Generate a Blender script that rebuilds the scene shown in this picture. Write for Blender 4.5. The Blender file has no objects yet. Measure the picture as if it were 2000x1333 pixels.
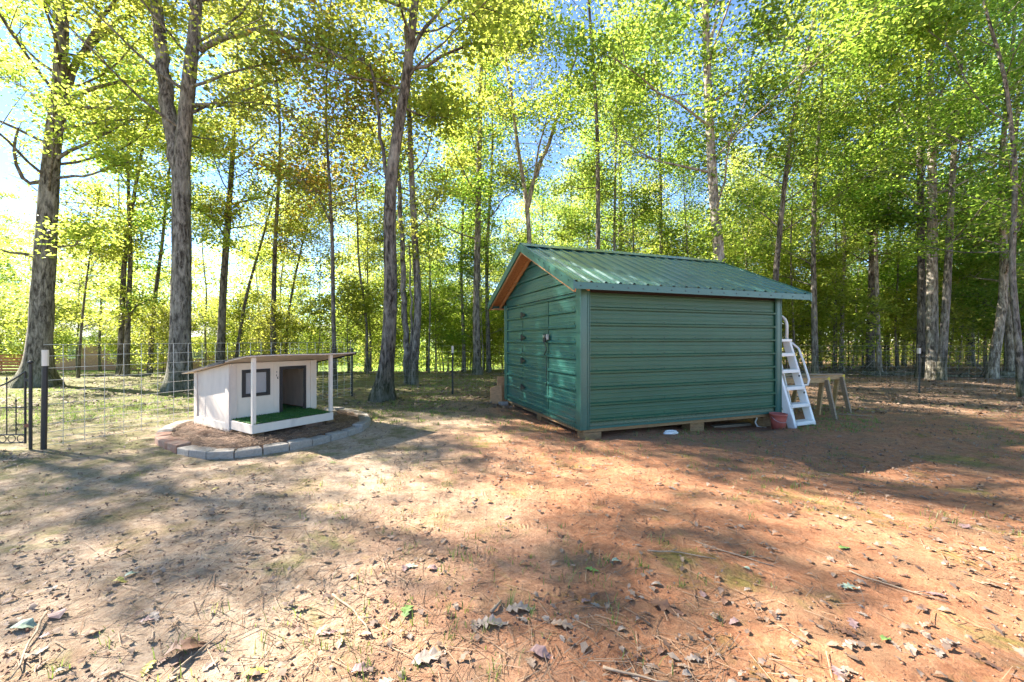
import bpy, math, random
import numpy as np
from mathutils import Vector

rnd = random.Random(7)
R = np.random.RandomState(11)
scene = bpy.context.scene
COL = scene.collection

# ------------------------------------------------------------ camera, light, exposure
CAM_H = 1.35
cam_d = bpy.data.cameras.new('camera')
cam = bpy.data.objects.new('camera', cam_d); COL.objects.link(cam)
cam.location = (0, 0, CAM_H); cam.rotation_euler = (math.radians(90), 0, 0)
cam_d.sensor_width = 36.0; cam_d.lens = 14.4; cam_d.shift_y = -0.00125
cam_d.clip_start = 0.05; cam_d.clip_end = 1000
scene.camera = cam

SUN_AZ = -70.0      # degrees clockwise from +Y
SUN_EL = 38.0
world = bpy.data.worlds.new('World'); scene.world = world; world.use_nodes = True
wn = world.node_tree.nodes; wl = world.node_tree.links
wn.clear()
sky = wn.new('ShaderNodeTexSky'); sky.sky_type = 'NISHITA'; sky.sun_disc = False
sky.sun_elevation = math.radians(SUN_EL); sky.sun_rotation = math.radians(SUN_AZ)
sky.air_density = 0.85; sky.dust_density = 0.0; sky.ozone_density = 5.0
bgn = wn.new('ShaderNodeBackground'); bgn.inputs['Strength'].default_value = 0.071
won = wn.new('ShaderNodeOutputWorld')
wl.new(sky.outputs[0], bgn.inputs[0]); wl.new(bgn.outputs[0], won.inputs[0])

sd = bpy.data.lights.new('sun', 'SUN'); sd.energy = 5.0; sd.angle = math.radians(0.55); sd.color = (1.0, 0.93, 0.82)
sun = bpy.data.objects.new('sun', sd); COL.objects.link(sun)
a, e = math.radians(SUN_AZ), math.radians(SUN_EL)
to_sun = Vector((math.sin(a)*math.cos(e), math.cos(a)*math.cos(e), math.sin(e)))
sun.rotation_euler = to_sun.to_track_quat('Z', 'Y').to_euler()
sun.location = (-20, 12, 30)

vs = scene.view_settings
scene.display_settings.display_device = 'sRGB'
vs.view_transform = 'Standard'; vs.look = 'None'; vs.gamma = 1.0; vs.use_curve_mapping = False
vs.exposure = 2.6
try:
    scene.cycles.max_bounces = 14; scene.cycles.diffuse_bounces = 9; scene.cycles.transmission_bounces = 10
    scene.cycles.glossy_bounces = 3
except Exception: pass

# ------------------------------------------------------------ small helpers
def vnoise(x, y, seed=0):
    x = np.asarray(x, float); y = np.asarray(y, float)
    xi = np.floor(x).astype(np.int64); yi = np.floor(y).astype(np.int64)
    xf = x-xi; yf = y-yi
    xf = xf*xf*(3-2*xf); yf = yf*yf*(3-2*yf)
    def h(i, j):
        n = (i*374761393 + j*668265263 + seed*974711) & 0x7fffffff
        n = ((n ^ (n >> 13))*1274126177) & 0x7fffffff
        return ((n ^ (n >> 16)) & 0xffff)/65535.0
    return (h(xi, yi)*(1-xf)+h(xi+1, yi)*xf)*(1-yf) + (h(xi, yi+1)*(1-xf)+h(xi+1, yi+1)*xf)*yf

def sstep(a, b, v):
    t = np.clip((np.asarray(v, float)-a)/(b-a), 0, 1); return t*t*(3-2*t)

def gz(x, y):
    """terrain height"""
    x = np.asarray(x, float); y = np.asarray(y, float)
    fall = np.where(x < 0, 0.9, 0.35)
    fall = 0.35 + 0.55*sstep(6, -6, x)
    z = -fall*sstep(15, 30, y)
    z = z + 0.05*(vnoise(x*0.45, y*0.45, 1)-.5) + 0.03*(vnoise(x*1.6, y*1.6, 2)-.5)
    z = z - .13*sstep(1.8, 4.4, x)*sstep(13, 9, y)*sstep(2, 5, y)
    near = sstep(22, 9, y)
    z = z + near*(0.018*(vnoise(x*5, y*5, 3)-.5) + 0.008*(vnoise(x*13, y*13, 4)-.5))
    lx_ = (x-.985)*.9386+(y-5.8)*.3452; ly_ = -(x-.985)*.3452+(y-5.8)*.9386
    z = z-.06*sstep(-.45, -.05, lx_)*sstep(4.5, 4.0, lx_)*sstep(-.40, -.02, ly_)*sstep(3.7, 3.3, ly_)
    # small red mound in front of the near corner of the shed
    z = z + 0.05*np.exp(-(((x-1.10)/.26)**2+((y-5.30)/.13)**2)) + 0.05*np.exp(-(((x-.1)/.45)**2+((y-5.75)/.22)**2))
    return z
def gzf(x, y): return float(gz(x, y))

def P(px, py, d):
    """point in the world seen by this photograph at 2000x1333 pixel px,py and depth d"""
    return Vector(((px-1000)/800*d, d, CAM_H-(py-664)/800*d))
def G(px, py):
    d = CAM_H*800/(py-664.0)
    for _ in range(6): d = (CAM_H-gzf((px-1000)/800*d, d))*800/(py-664.0)
    return ((px-1000)/800*d, d)

def tag(o, label=None, cat=None, group=None, kind=None):
    if label: o['label'] = label
    if cat: o['category'] = cat
    if group: o['group'] = group
    if kind: o['kind'] = kind
    return o

def empty(name, loc, label=None, cat=None, group=None, rz=0):
    o = bpy.data.objects.new(name, None); COL.objects.link(o)
    o.empty_display_size = 0.2
    o.location = loc; o.rotation_euler = (0, 0, rz)
    return tag(o, label, cat, group)

def link(name, me, parent=None, loc=None):
    o = bpy.data.objects.new(name, me); COL.objects.link(o)
    if parent is not None: o.parent = parent
    if loc is not None: o.location = loc
    return o

def mesh_np(name, verts, quads=None, mat=None, smooth=False, tris=None):
    """fast mesh from numpy arrays"""
    me = bpy.data.meshes.new(name)
    verts = np.asarray(verts, np.float32)
    nq = 0 if quads is None else len(quads); nt = 0 if tris is None else len(tris)
    loops = []
    if nq: loops.append(np.asarray(quads, np.int32).ravel())
    if nt: loops.append(np.asarray(tris, np.int32).ravel())
    loops = np.concatenate(loops)
    tot = np.concatenate([np.full(nq, 4, np.int32), np.full(nt, 3, np.int32)])
    st = np.concatenate([[0], np.cumsum(tot)[:-1]]).astype(np.int32)
    me.vertices.add(len(verts)); me.vertices.foreach_set('co', verts.ravel())
    me.loops.add(len(loops)); me.loops.foreach_set('vertex_index', loops)
    me.polygons.add(nq+nt); me.polygons.foreach_set('loop_start', st); me.polygons.foreach_set('loop_total', tot)
    if smooth: me.polygons.foreach_set('use_smooth', np.ones(nq+nt, bool))
    me.update(calc_edges=True)
    if mat: me.materials.append(mat)
    return me

class MB:
    """collects simple solids, then links them as one mesh object"""
    def __init__(s): s.v = []; s.f = []
    def add(s, vs, fs):
        o = len(s.v); s.v += [tuple(v) for v in vs]; s.f += [tuple(i+o for i in f) for f in fs]; return s
    def box(s, x0, x1, y0, y1, z0, z1):
        return s.add([(x0,y0,z0),(x1,y0,z0),(x1,y1,z0),(x0,y1,z0),(x0,y0,z1),(x1,y0,z1),(x1,y1,z1),(x0,y1,z1)],
                     [(0,3,2,1),(4,5,6,7),(0,1,5,4),(1,2,6,5),(2,3,7,6),(3,0,4,7)])
    def hexa(s, p8):
        return s.add(p8, [(0,3,2,1),(4,5,6,7),(0,1,5,4),(1,2,6,5),(2,3,7,6),(3,0,4,7)])
    def beam(s, p, q, w, h, up=(0,0,1)):
        p = Vector(p); q = Vector(q); d = (q-p).normalized(); up = Vector(up)
        if abs(d.dot(up)) > .98: up = Vector((1, 0, 0))
        sx = d.cross(up).normalized()*w/2; sy = sx.cross(d).normalized()*h/2
        a = [p-sx-sy, p+sx-sy, p+sx+sy, p-sx+sy]; b = [q-sx-sy, q+sx-sy, q+sx+sy, q-sx+sy]
        return s.add(a+b, [(0,1,2,3),(7,6,5,4),(0,4,5,1),(1,5,6,2),(2,6,7,3),(3,7,4,0)])
    def tube(s, pts, r, n=8, cap=True):
        pts = [Vector(p) for p in pts]; m = len(pts)
        rs = r if isinstance(r, (list, tuple)) else [r]*m
        prev = None; vs = []; fs = []
        for i, p in enumerate(pts):
            d = (pts[min(i+1, m-1)]-pts[max(i-1, 0)]).normalized()
            if prev is None:
                prev = Vector((0, 0, 1)).cross(d)
                if prev.length < .1: prev = Vector((1, 0, 0)).cross(d)
            prev = (prev-d*prev.dot(d)).normalized(); q = d.cross(prev)
            for k in range(n):
                t = 2*math.pi*k/n; vs.append(p+(prev*math.cos(t)+q*math.sin(t))*rs[i])
        for i in range(m-1):
            for k in range(n):
                fs.append((i*n+k, i*n+(k+1) % n, (i+1)*n+(k+1) % n, (i+1)*n+k))
        if cap: fs.append(tuple(range(n-1, -1, -1))); fs.append(tuple((m-1)*n+k for k in range(n)))
        return s.add(vs, fs)
    def lathe(s, prof, c=(0, 0, 0), n=16):
        vs = [(c[0]+r*math.cos(2*math.pi*k/n), c[1]+r*math.sin(2*math.pi*k/n), c[2]+z) for r, z in prof for k in range(n)]
        fs = [(i*n+k, i*n+(k+1) % n, (i+1)*n+(k+1) % n, (i+1)*n+k) for i in range(len(prof)-1) for k in range(n)]
        return s.add(vs, fs)
    def mesh(s, name, mat, smooth=False, bevel=0):
        me = bpy.data.meshes.new(name); me.from_pydata(s.v, [], s.f)
        if smooth: me.polygons.foreach_set('use_smooth', [True]*len(me.polygons))
        me.update()
        if mat: me.materials.append(mat)
        return me
    def build(s, name, mat, parent=None, smooth=False, bevel=0):
        o = link(name, s.mesh(name, mat, smooth), parent)
        if bevel:
            b = o.modifiers.new('bevel', 'BEVEL'); b.width = bevel; b.segments = 2; b.limit_method = 'ANGLE'
        return o

# ------------------------------------------------------------ materials
def new_mat(name):
    m = bpy.data.materials.new(name); m.use_nodes = True
    nt = m.node_tree; nt.nodes.clear()
    return m, nt.nodes, nt.links
def ramp(N, stops, interp='LINEAR'):
    r = N.new('ShaderNodeValToRGB'); cr = r.color_ramp; cr.interpolation = interp
    while len(cr.elements) < len(stops): cr.elements.new(.5)
    for e_, (p, c) in zip(cr.elements, stops):
        e_.position = p; e_.color = (c[0], c[1], c[2], 1) if not isinstance(c, (int, float)) else (c, c, c, 1)
    return r
def noise(N, L, vec, scale, detail=4, rough=.6, dist=0):
    n = N.new('ShaderNodeTexNoise'); n.inputs['Scale'].default_value = scale; n.inputs['Detail'].default_value = detail
    n.inputs['Roughness'].default_value = rough; n.inputs['Distortion'].default_value = dist
    if vec is not None: L.new(vec, n.inputs['Vector'])
    return n
def mapping(N, L, vec, sc):
    m = N.new('ShaderNodeMapping'); m.inputs['Scale'].default_value = sc; L.new(vec, m.inputs['Vector']); return m.outputs[0]
def mix(N, L, fac, a_, b_, mode='MIX'):
    m = N.new('ShaderNodeMix'); m.data_type = 'RGBA'; m.blend_type = mode
    for v, i in ((fac, 0), (a_, 6), (b_, 7)):
        if hasattr(v, 'is_output'): L.new(v, m.inputs[i])
        elif i == 0: m.inputs[0].default_value = v
        else: m.inputs[i].default_value = (v[0], v[1], v[2], 1)
    return m.outputs[2]
def math_(N, L, op, a_, b_=0.0, clamp=False):
    m = N.new('ShaderNodeMath'); m.operation = op; m.use_clamp = clamp
    for v, i in ((a_, 0), (b_, 1)):
        if hasattr(v, 'is_output'): L.new(v, m.inputs[i])
        else: m.inputs[i].default_value = v
    return m.outputs[0]
def finish(N, L, color, rough=.8, bump=None, bstr=.3, bdist=.01, metal=0, spec=.5, coat=0):
    p = N.new('ShaderNodeBsdfPrincipled'); o = N.new('ShaderNodeOutputMaterial')
    if hasattr(color, 'is_output'): L.new(color, p.inputs['Base Color'])
    else: p.inputs['Base Color'].default_value = (*color, 1)
    if hasattr(rough, 'is_output'): L.new(rough, p.inputs['Roughness'])
    else: p.inputs['Roughness'].default_value = rough
    p.inputs['Metallic'].default_value = metal; p.inputs['Specular IOR Level'].default_value = spec
    p.inputs['Coat Weight'].default_value = coat; p.inputs['Coat Roughness'].default_value = .26
    if bump is not None:
        b = N.new('ShaderNodeBump'); b.inputs['Strength'].default_value = bstr; b.inputs['Distance'].default_value = bdist
        L.new(bump, b.inputs['Height']); L.new(b.outputs[0], p.inputs['Normal'])
    L.new(p.outputs[0], o.inputs[0]); return p
def simple(name, col, rough=.7, var=.15, scale=8, bstr=.15, metal=0, spec=.5, coat=0, dirt=None, stretch=(1,1,1), dscale=3, dlo=.55, dhi=.75):
    m, N, L = new_mat(name)
    tc = N.new('ShaderNodeTexCoord').outputs['Object']
    v = mapping(N, L, tc, stretch)
    n = noise(N, L, v, scale, 5)
    r = ramp(N, [(.3, [c*(1-var) for c in col]), (.7, [min(1, c*(1+var)) for c in col])]); L.new(n.outputs[0], r.inputs[0])
    c = r.outputs[0]
    if dirt:
        n2 = noise(N, L, v, dscale, 6, .7); r2 = ramp(N, [(dlo, 0.0), (dhi, 1.0)]); L.new(n2.outputs[0], r2.inputs[0])
        c = mix(N, L, r2.outputs[0], c, dirt)
    finish(N, L, c, rough, n.outputs[0], bstr, .01, metal, spec, coat)
    return m

def ground_mat():
    m, N, L = new_mat('ground_soil')
    tc = N.new('ShaderNodeTexCoord').outputs['Object']
    sep = N.new('ShaderNodeSeparateXYZ'); L.new(tc, sep.inputs[0]); X, Y = sep.outputs[0], sep.outputs[1]
    n_big = noise(N, L, tc, .55, 4, .6).outputs[0]
    n_mid = noise(N, L, tc, 2.2, 6, .65).outputs[0]
    n_fine = noise(N, L, tc, 14, 8, .75).outputs[0]
    n_grit = noise(N, L, tc, 55, 6, .8).outputs[0]
    clay = ramp(N, [(.25, (.24, .092, .044)), (.5, (.40, .185, .095)), (.75, (.50, .27, .155))]); L.new(n_fine, clay.inputs[0])
    dust = ramp(N, [(.25, (.25, .155, .10)), (.55, (.44, .33, .235)), (.8, (.58, .47, .37))]); L.new(n_fine, dust.inputs[0])
    litter = ramp(N, [(.3, (.085, .052, .033)), (.5, (.19, .13, .085)), (.62, (.30, .215, .15)), (.72, (.14, .095, .06))]); L.new(n_grit, litter.inputs[0])
    grassy = ramp(N, [(.3, (.07, .075, .025)), (.55, (.15, .16, .055)), (.75, (.24, .22, .10))]); L.new(n_grit, grassy.inputs[0])
    moss = ramp(N, [(.3, (.08, .105, .015)), (.7, (.20, .23, .045))]); L.new(n_grit, moss.inputs[0])
    # clay is red to the right and by the shed, paler and dusty to the left
    left = math_(N, L, 'MULTIPLY_ADD', X, -.28); left.node.inputs[2].default_value = -.05
    left = math_(N, L, 'ADD', left, n_big, True)
    lr = ramp(N, [(.35, 0.0), (.8, 1.0)]); L.new(left, lr.inputs[0])
    c = mix(N, L, lr.outputs[0], clay.outputs[0], dust.outputs[0])
    # brown thin humus film in patches
    hr = ramp(N, [(.48, 0.0), (.62, .6)]); L.new(n_mid, hr.inputs[0])
    c = mix(N, L, hr.outputs[0], c, (.26, .165, .095))
    # moss patches near the camera
    nm = noise(N, L, tc, 1.3, 5, .7, .4).outputs[0]
    mr = ramp(N, [(.56, 0.0), (.66, .6)]); L.new(nm, mr.inputs[0])
    c = mix(N, L, mr.outputs[0], c, moss.outputs[0])
    # leaf litter takes over with distance
    far = math_(N, L, 'MULTIPLY_ADD', Y, .16); far.node.inputs[2].default_value = -1.12
    far = math_(N, L, 'ADD', far, n_mid)
    fr = ramp(N, [(.45, 0.0), (.85, .85)]); L.new(far, fr.inputs[0])
    c = mix(N, L, fr.outputs[0], c, litter.outputs[0])
    # thin grass, mostly beyond the fence on the left
    gl = math_(N, L, 'MULTIPLY_ADD', X, -.045); gl.node.inputs[2].default_value = -.12
    gy = math_(N, L, 'MULTIPLY_ADD', Y, .025); gy.node.inputs[2].default_value = 0
    gsum = math_(N, L, 'ADD', math_(N, L, 'ADD', gl, gy), n_mid)
    gr = ramp(N, [(.60, 0.0), (.80, .75)]); L.new(gsum, gr.inputs[0])
    c = mix(N, L, gr.outputs[0], c, grassy.outputs[0])
    # the mown lawn past the trees
    lw = ramp(N, [(.0, 0.0), (1.0, 1.0)]); lv = math_(N, L, 'MULTIPLY_ADD', Y, .25); lv.node.inputs[2].default_value = -4.6
    L.new(lv, lw.inputs[0])
    lx = math_(N, L, 'MULTIPLY_ADD', X, -.25, True); lx.node.inputs[2].default_value = .5
    c = mix(N, L, math_(N, L, 'MULTIPLY', lw.outputs[0], lx), c, (.15, .22, .045))
    gg = ramp(N, [(.3, .62), (.5, 1.0), (.72, 1.3)]); L.new(n_grit, gg.inputs[0]); c = mix(N, L, 1.0, c, gg.outputs[0], 'MULTIPLY')
    h = math_(N, L, 'ADD', math_(N, L, 'MULTIPLY', n_fine, 1.0), math_(N, L, 'MULTIPLY', n_grit, .45))
    # tyre and boot lugs pressed into the clay, in patches
    wv = N.new('ShaderNodeTexWave'); wv.inputs['Scale'].default_value = 9; wv.inputs['Distortion'].default_value = 6
    wv.inputs['Detail'].default_value = 1; L.new(tc, wv.inputs['Vector'])
    nl = noise(N, L, tc, 2.6, 2, .5).outputs[0]; nlr = ramp(N, [(.64, 0.0), (.69, 1.0)]); L.new(nl, nlr.inputs[0])
    h = math_(N, L, 'ADD', h, math_(N, L, 'MULTIPLY', math_(N, L, 'MULTIPLY', wv.outputs[1], nlr.outputs[0]), .25))
    finish(N, L, c, .95, h, .85, .035, spec=.15)
    return m

def bark_mat(name, dark, light, mossy=.35, vscale=1.0):
    m, N, L = new_mat(name)
    tc = N.new('ShaderNodeTexCoord').outputs['Object']
    oi = N.new('ShaderNodeObjectInfo').outputs['Random']
    v = mapping(N, L, tc, (1, 1, .24))
    n1 = noise(N, L, v, 17*vscale, 7, .72, .5).outputs[0]
    n2 = noise(N, L, tc, 1.6, 4, .6).outputs[0]
    r1 = ramp(N, [(.40, dark), (.50, [(p+q)/2 for p, q in zip(dark, light)]), (.60, light)]); L.new(n1, r1.inputs[0])
    r2 = ramp(N, [(.5, 0.0), (.68, .55)]); L.new(n2, r2.inputs[0])
    n3 = noise(N, L, mapping(N, L, tc, (1, 1, .3)), 9, 5, .7).outputs[0]; r3 = ramp(N, [(.35, .55), (.65, 1.25)]); L.new(n3, r3.inputs[0])
    c = mix(N, L, r2.outputs[0], r1.outputs[0], (.34, .31, .26)); c = mix(N, L, 1.0, c, r3.outputs[0], 'MULTIPLY')
    sep = N.new('ShaderNodeSeparateXYZ'); L.new(tc, sep.inputs[0])
    mz = math_(N, L, 'MULTIPLY_ADD', sep.outputs[2], -1.2); mz.node.inputs[2].default_value = .75
    mz = math_(N, L, 'MULTIPLY', math_(N, L, 'ADD', mz, n2, True), mossy*1.2, True)
    c = mix(N, L, mz, c, (.055, .075, .02))
    finish(N, L, c, .95, n1, .9, .04, spec=.1)
    return m

def leaf_mat(name, cols, trans, tfac=.5, var=.25):
    m, N, L = new_mat(name)
    g = N.new('ShaderNodeNewGeometry').outputs['Random Per Island']
    oi = N.new('ShaderNodeObjectInfo').outputs['Random']
    n = len(cols)
    r = ramp(N, [(i/(n-1), c) for i, c in enumerate(cols)]); L.new(g, r.inputs[0])
    r2 = ramp(N, [(i/(n-1), c) for i, c in enumerate(trans)]); L.new(g, r2.inputs[0])
    hs = []
    for rr in (r, r2):
        h = N.new('ShaderNodeHueSaturation')
        hv = math_(N, L, 'MULTIPLY_ADD', oi, .035); hv.node.inputs[2].default_value = .485
        vv = math_(N, L, 'MULTIPLY_ADD', oi, var); vv.node.inputs[2].default_value = 1-var/2
        L.new(hv, h.inputs['Hue']); L.new(vv, h.inputs['Value']); L.new(rr.outputs[0], h.inputs['Color']); hs.append(h.outputs[0])
    d = N.new('ShaderNodeBsdfPrincipled'); d.inputs['Roughness'].default_value = .45; d.inputs['Specular IOR Level'].default_value = .35
    L.new(hs[0], d.inputs['Base Color'])
    t = N.new('ShaderNodeBsdfTranslucent'); L.new(hs[1], t.inputs['Color'])
    mx = N.new('ShaderNodeMixShader'); mx.inputs[0].default_value = tfac
    o = N.new('ShaderNodeOutputMaterial')
    L.new(d.outputs[0], mx.inputs[1]); L.new(t.outputs[0], mx.inputs[2]); L.new(mx.outputs[0], o.inputs[0])
    return m

def ground_leaf_mat(name, cols):
    m, N, L = new_mat(name)
    g = N.new('ShaderNodeNewGeometry').outputs['Random Per Island']
    r = ramp(N, [(i/(len(cols)-1), c) for i, c in enumerate(cols)], 'LINEAR'); L.new(g, r.inputs[0])
    tc = N.new('ShaderNodeTexCoord').outputs['Object']
    n = noise(N, L, tc, 60, 3).outputs[0]
    c = mix(N, L, .35, r.outputs[0], (.5, .5, .5), 'MULTIPLY')
    c2 = mix(N, L, n, c, r.outputs[0])
    finish(N, L, c2, .75, n, .3, .004, spec=.3)
    return m

def metal_paint(name, col, rough=.38, dirt=(.20, .19, .12), low=None, coat=.08):
    m, N, L = new_mat(name)
    tc = N.new('ShaderNodeTexCoord').outputs['Object']
    n = noise(N, L, tc, 2.3, 5, .6).outputs[0]
    nf = noise(N, L, mapping(N, L, tc, (1, 1, 3)), 22, 5, .7).outputs[0]
    r = ramp(N, [(.3, [c*.88 for c in col]), (.7, [c*1.12 for c in col])]); L.new(n, r.inputs[0])
    c = r.outputs[0]
    dr = ramp(N, [(.56, 0.0), (.8, .5)]); L.new(nf, dr.inputs[0])
    c = mix(N, L, dr.outputs[0], c, [k*1.5+.03 for k in col])
    if low is not None:      # clay splashed on the bottom half metre
        sep = N.new('ShaderNodeSeparateXYZ'); L.new(tc, sep.inputs[0])
        mz = math_(N, L, 'MULTIPLY_ADD', sep.outputs[2], -2.4); mz.node.inputs[2].default_value = low
        mz = math_(N, L, 'ADD', mz, nf)
        lr = ramp(N, [(.75, 0.0), (1.0, .55)]); L.new(mz, lr.inputs[0])
        c = mix(N, L, lr.outputs[0], c, dirt)
    rr = ramp(N, [(.3, rough*.8), (.7, rough*1.35)]); L.new(nf, rr.inputs[0])
    finish(N, L, c, rr.outputs[0], n, .08, .02, spec=.5, coat=coat)
    return m

M = {}
M['ground'] = ground_mat()
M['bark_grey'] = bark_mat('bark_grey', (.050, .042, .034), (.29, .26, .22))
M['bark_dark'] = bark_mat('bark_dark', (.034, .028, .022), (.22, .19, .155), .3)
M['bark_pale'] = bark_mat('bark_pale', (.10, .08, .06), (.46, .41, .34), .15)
M['twig'] = simple('twig', (.12, .095, .07), .9)
G_COLS = [(.04, .08, .012), (.07, .12, .018), (.12, .175, .028), (.05, .095, .016), (.16, .20, .04)]
G_TR = [(.18, .30, .03), (.32, .45, .05), (.50, .60, .09), (.24, .36, .04), (.64, .70, .14)]
Y_COLS = [(.08, .12, .018), (.13, .17, .028), (.20, .23, .045), (.07, .105, .018), (.26, .26, .06)]
Y_TR = [(.34, .43, .045), (.52, .58, .08), (.68, .70, .13), (.30, .38, .05), (.78, .74, .18)]
O_COLS = [(.12, .17, .03), (.14, .19, .03), (.24, .18, .04), (.17, .13, .04), (.12, .18, .03)]
O_TR = [(.38, .50, .05), (.45, .56, .06), (.66, .42, .06), (.46, .38, .07), (.42, .54, .06)]
M['leaf'] = leaf_mat('leaf_green', G_COLS, G_TR, .62)
M['leaf_yellow'] = leaf_mat('leaf_yellow_green', Y_COLS, Y_TR, .66)
M['leaf_autumn'] = leaf_mat('leaf_turning', O_COLS, O_TR, .5)
M['litter'] = ground_leaf_mat('dead_leaves', [(.13, .08, .05), (.26, .18, .125), (.28, .21, .16), (.16, .09, .055), (.25, .18, .14), (.11, .07, .05)])
M['shed_wall'] = metal_paint('green_steel_wall', (.022, .092, .044), .48, low=.72)
M['shed_gable'] = metal_paint('green_steel_gable_sky_tint', (.020, .105, .086), .30, low=.55, coat=.4)  # bluer than the wall: sky reflection mixed into the green
M['shed_roof'] = metal_paint('green_steel_roof', (.032, .118, .108), .30, coat=1.0)
M['shed_trim'] = metal_paint('green_steel_trim', (.030, .112, .085), .32, low=.3)
M['osb'] = simple('orange_strand_board', (.42, .20, .08), .8, .35, 40, .4)
M['treated'] = simple('treated_lumber', (.27, .16, .07), .85, .3, 14, .4, dirt=(.22, .10, .05), stretch=(1, 1, 4))
M['black'] = simple('black_metal', (.012, .012, .014), .45, .2, 20, .1)
M['galv'] = simple('galvanised_wire', (.42, .42, .42), .4, .1, 30, .05, metal=.6)
M['green_post'] = simple('dark_painted_post', (.02, .026, .022), .55, .3, 20, .2)
M['white_paint'] = simple('white_painted_board', (.68, .60, .50), .7, .06, 7, .2, dirt=(.46, .40, .34), stretch=(1, 1, .4), dlo=.6, dhi=.85)
M['white_side'] = simple('weathered_white_board', (.62, .53, .45), .75, .09, 9, .25, dirt=(.42, .33, .27), stretch=(1, 1, .3), dlo=.5, dhi=.85)
M['ply_under'] = simple('weathered_plywood', (.66, .56, .47), .8, .14, 6, .2, dirt=(.36, .28, .23), stretch=(.5, 3, 1), dlo=.5, dhi=.75)
M['felt'] = simple('black_roof_felt', (.025, .025, .028), .8, .3, 60, .5)
M['white_plastic'] = simple('white_plastic', (.80, .77, .71), .35, .04, 5, .04, dirt=(.55, .54, .50), dlo=.62, dhi=.85)
M['black_frame'] = simple('black_trim_and_eave_shade', (.018, .016, .016), .55, .2, 20, .1)
M['block'] = simple('concrete_block', (.30, .265, .225), .9, .2, 35, .6, dirt=(.27, .20, .15), dscale=6)
M['block_red'] = simple('red_stained_block', (.29, .19, .14), .9, .2, 35, .6, dirt=(.27, .12, .07), dscale=7, dlo=.4, dhi=.6)
M['mulch'] = simple('mulch_soil', (.12, .068, .042), .95, .35, 40, .8, dirt=(.27, .12, .06), dscale=5)
M['straw'] = ground_leaf_mat('pine_straw', [(.20, .11, .06), (.30, .18, .105), (.38, .26, .17), (.13, .07, .04)])
M['turf'] = simple('artificial_turf', (.04, .12, .028), .95, .35, 60, .6)
M['turf_blade'] = ground_leaf_mat('turf_blade', [(.035, .11, .018), (.07, .17, .03), (.05, .14, .026)])
M['grass'] = leaf_mat('grass_blades', [(.07, .13, .02), (.13, .19, .035), (.24, .25, .10), (.09, .15, .025)], [(.2, .34, .05), (.34, .45, .08), (.45, .45, .18), (.25, .4, .06)], .35)
M['grey_wood'] = simple('weathered_grey_lumber', (.29, .215, .14), .85, .3, 12, .4, stretch=(1, 1, 5))
M['raw_wood'] = simple('pale_raw_lumber', (.42, .28, .13), .8, .25, 12, .3, stretch=(1, 1, 5))
M['yellow'] = simple('yellow_paint', (.62, .47, .04), .6, .15, 14, .2, dirt=(.35, .28, .12))
M['plywood'] = simple('orange_plywood', (.50, .27, .13), .8, .25, 10, .3, stretch=(1, 1, 4))
M['red_plastic'] = simple('faded_red_plastic', (.42, .10, .07), .55, .15, 9, .1, dirt=(.34, .16, .12))
M['brick'] = None
M['stick'] = simple('dead_stick', (.30, .22, .15), .9, .3, 30, .3)
M['pebble'] = ground_leaf_mat('soil_crumbs', [(.24, .11, .06), (.32, .18, .11), (.18, .085, .05), (.36, .25, .18), (.10, .06, .04)])
M['glass'] = simple('window_glass', (.10, .12, .13), .12, .1, 3, 0, spec=.8)

def brick_mat():
    m, N, L = new_mat('red_brick')
    tc = N.new('ShaderNodeTexCoord').outputs['Object']
    mp = N.new('ShaderNodeMapping'); mp.inputs['Rotation'].default_value = (math.radians(90), 0, 0); L.new(tc, mp.inputs[0])
    b = N.new('ShaderNodeTexBrick'); b.inputs['Scale'].default_value = 4.2
    b.inputs['Color1'].default_value = (.36, .17, .10, 1); b.inputs['Color2'].default_value = (.27, .12, .075, 1)
    b.inputs['Mortar'].default_value = (.38, .33, .28, 1); b.inputs['Mortar Size'].default_value = .02
    L.new(mp.outputs[0], b.inputs['Vector'])
    finish(N, L, b.outputs[0], .9, b.outputs[1], .3, .01); return m
M['brick'] = brick_mat()
M['shingle'] = simple('grey_shingles', (.34, .34, .36), .9, .2, 12, .3)

# ------------------------------------------------------------ the ground, one sheet
def axis(lo, hi, d0, d1, step, far):
    a_ = [d0]; s = step
    while a_[-1] > lo: s *= 1.16; a_.append(a_[-1]-min(s, far))
    a_ = a_[::-1]; n = int((d1-d0)/step); a_ += [d0+step*(i+1) for i in range(n)]; s = step
    while a_[-1] < hi: s *= 1.16; a_.append(a_[-1]+min(s, far))
    return np.array(a_)
xs = axis(-260, 260, -8, 9, .075, 12); ys = axis(-60, 420, .9, 11.5, .06, 12)
XX, YY = np.meshgrid(xs, ys, indexing='ij')
ZZ = gz(XX, YY)
nx, ny = XX.shape
idx = np.arange(nx*ny).reshape(nx, ny)
q = np.stack([idx[:-1, :-1], idx[1:, :-1], idx[1:, 1:], idx[:-1, 1:]], -1).reshape(-1, 4)
gme = mesh_np('ground', np.stack([XX, YY, ZZ], -1).reshape(-1, 3), q, M['ground'], True)
ground = link('ground', gme); tag(ground, kind='structure')

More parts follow.
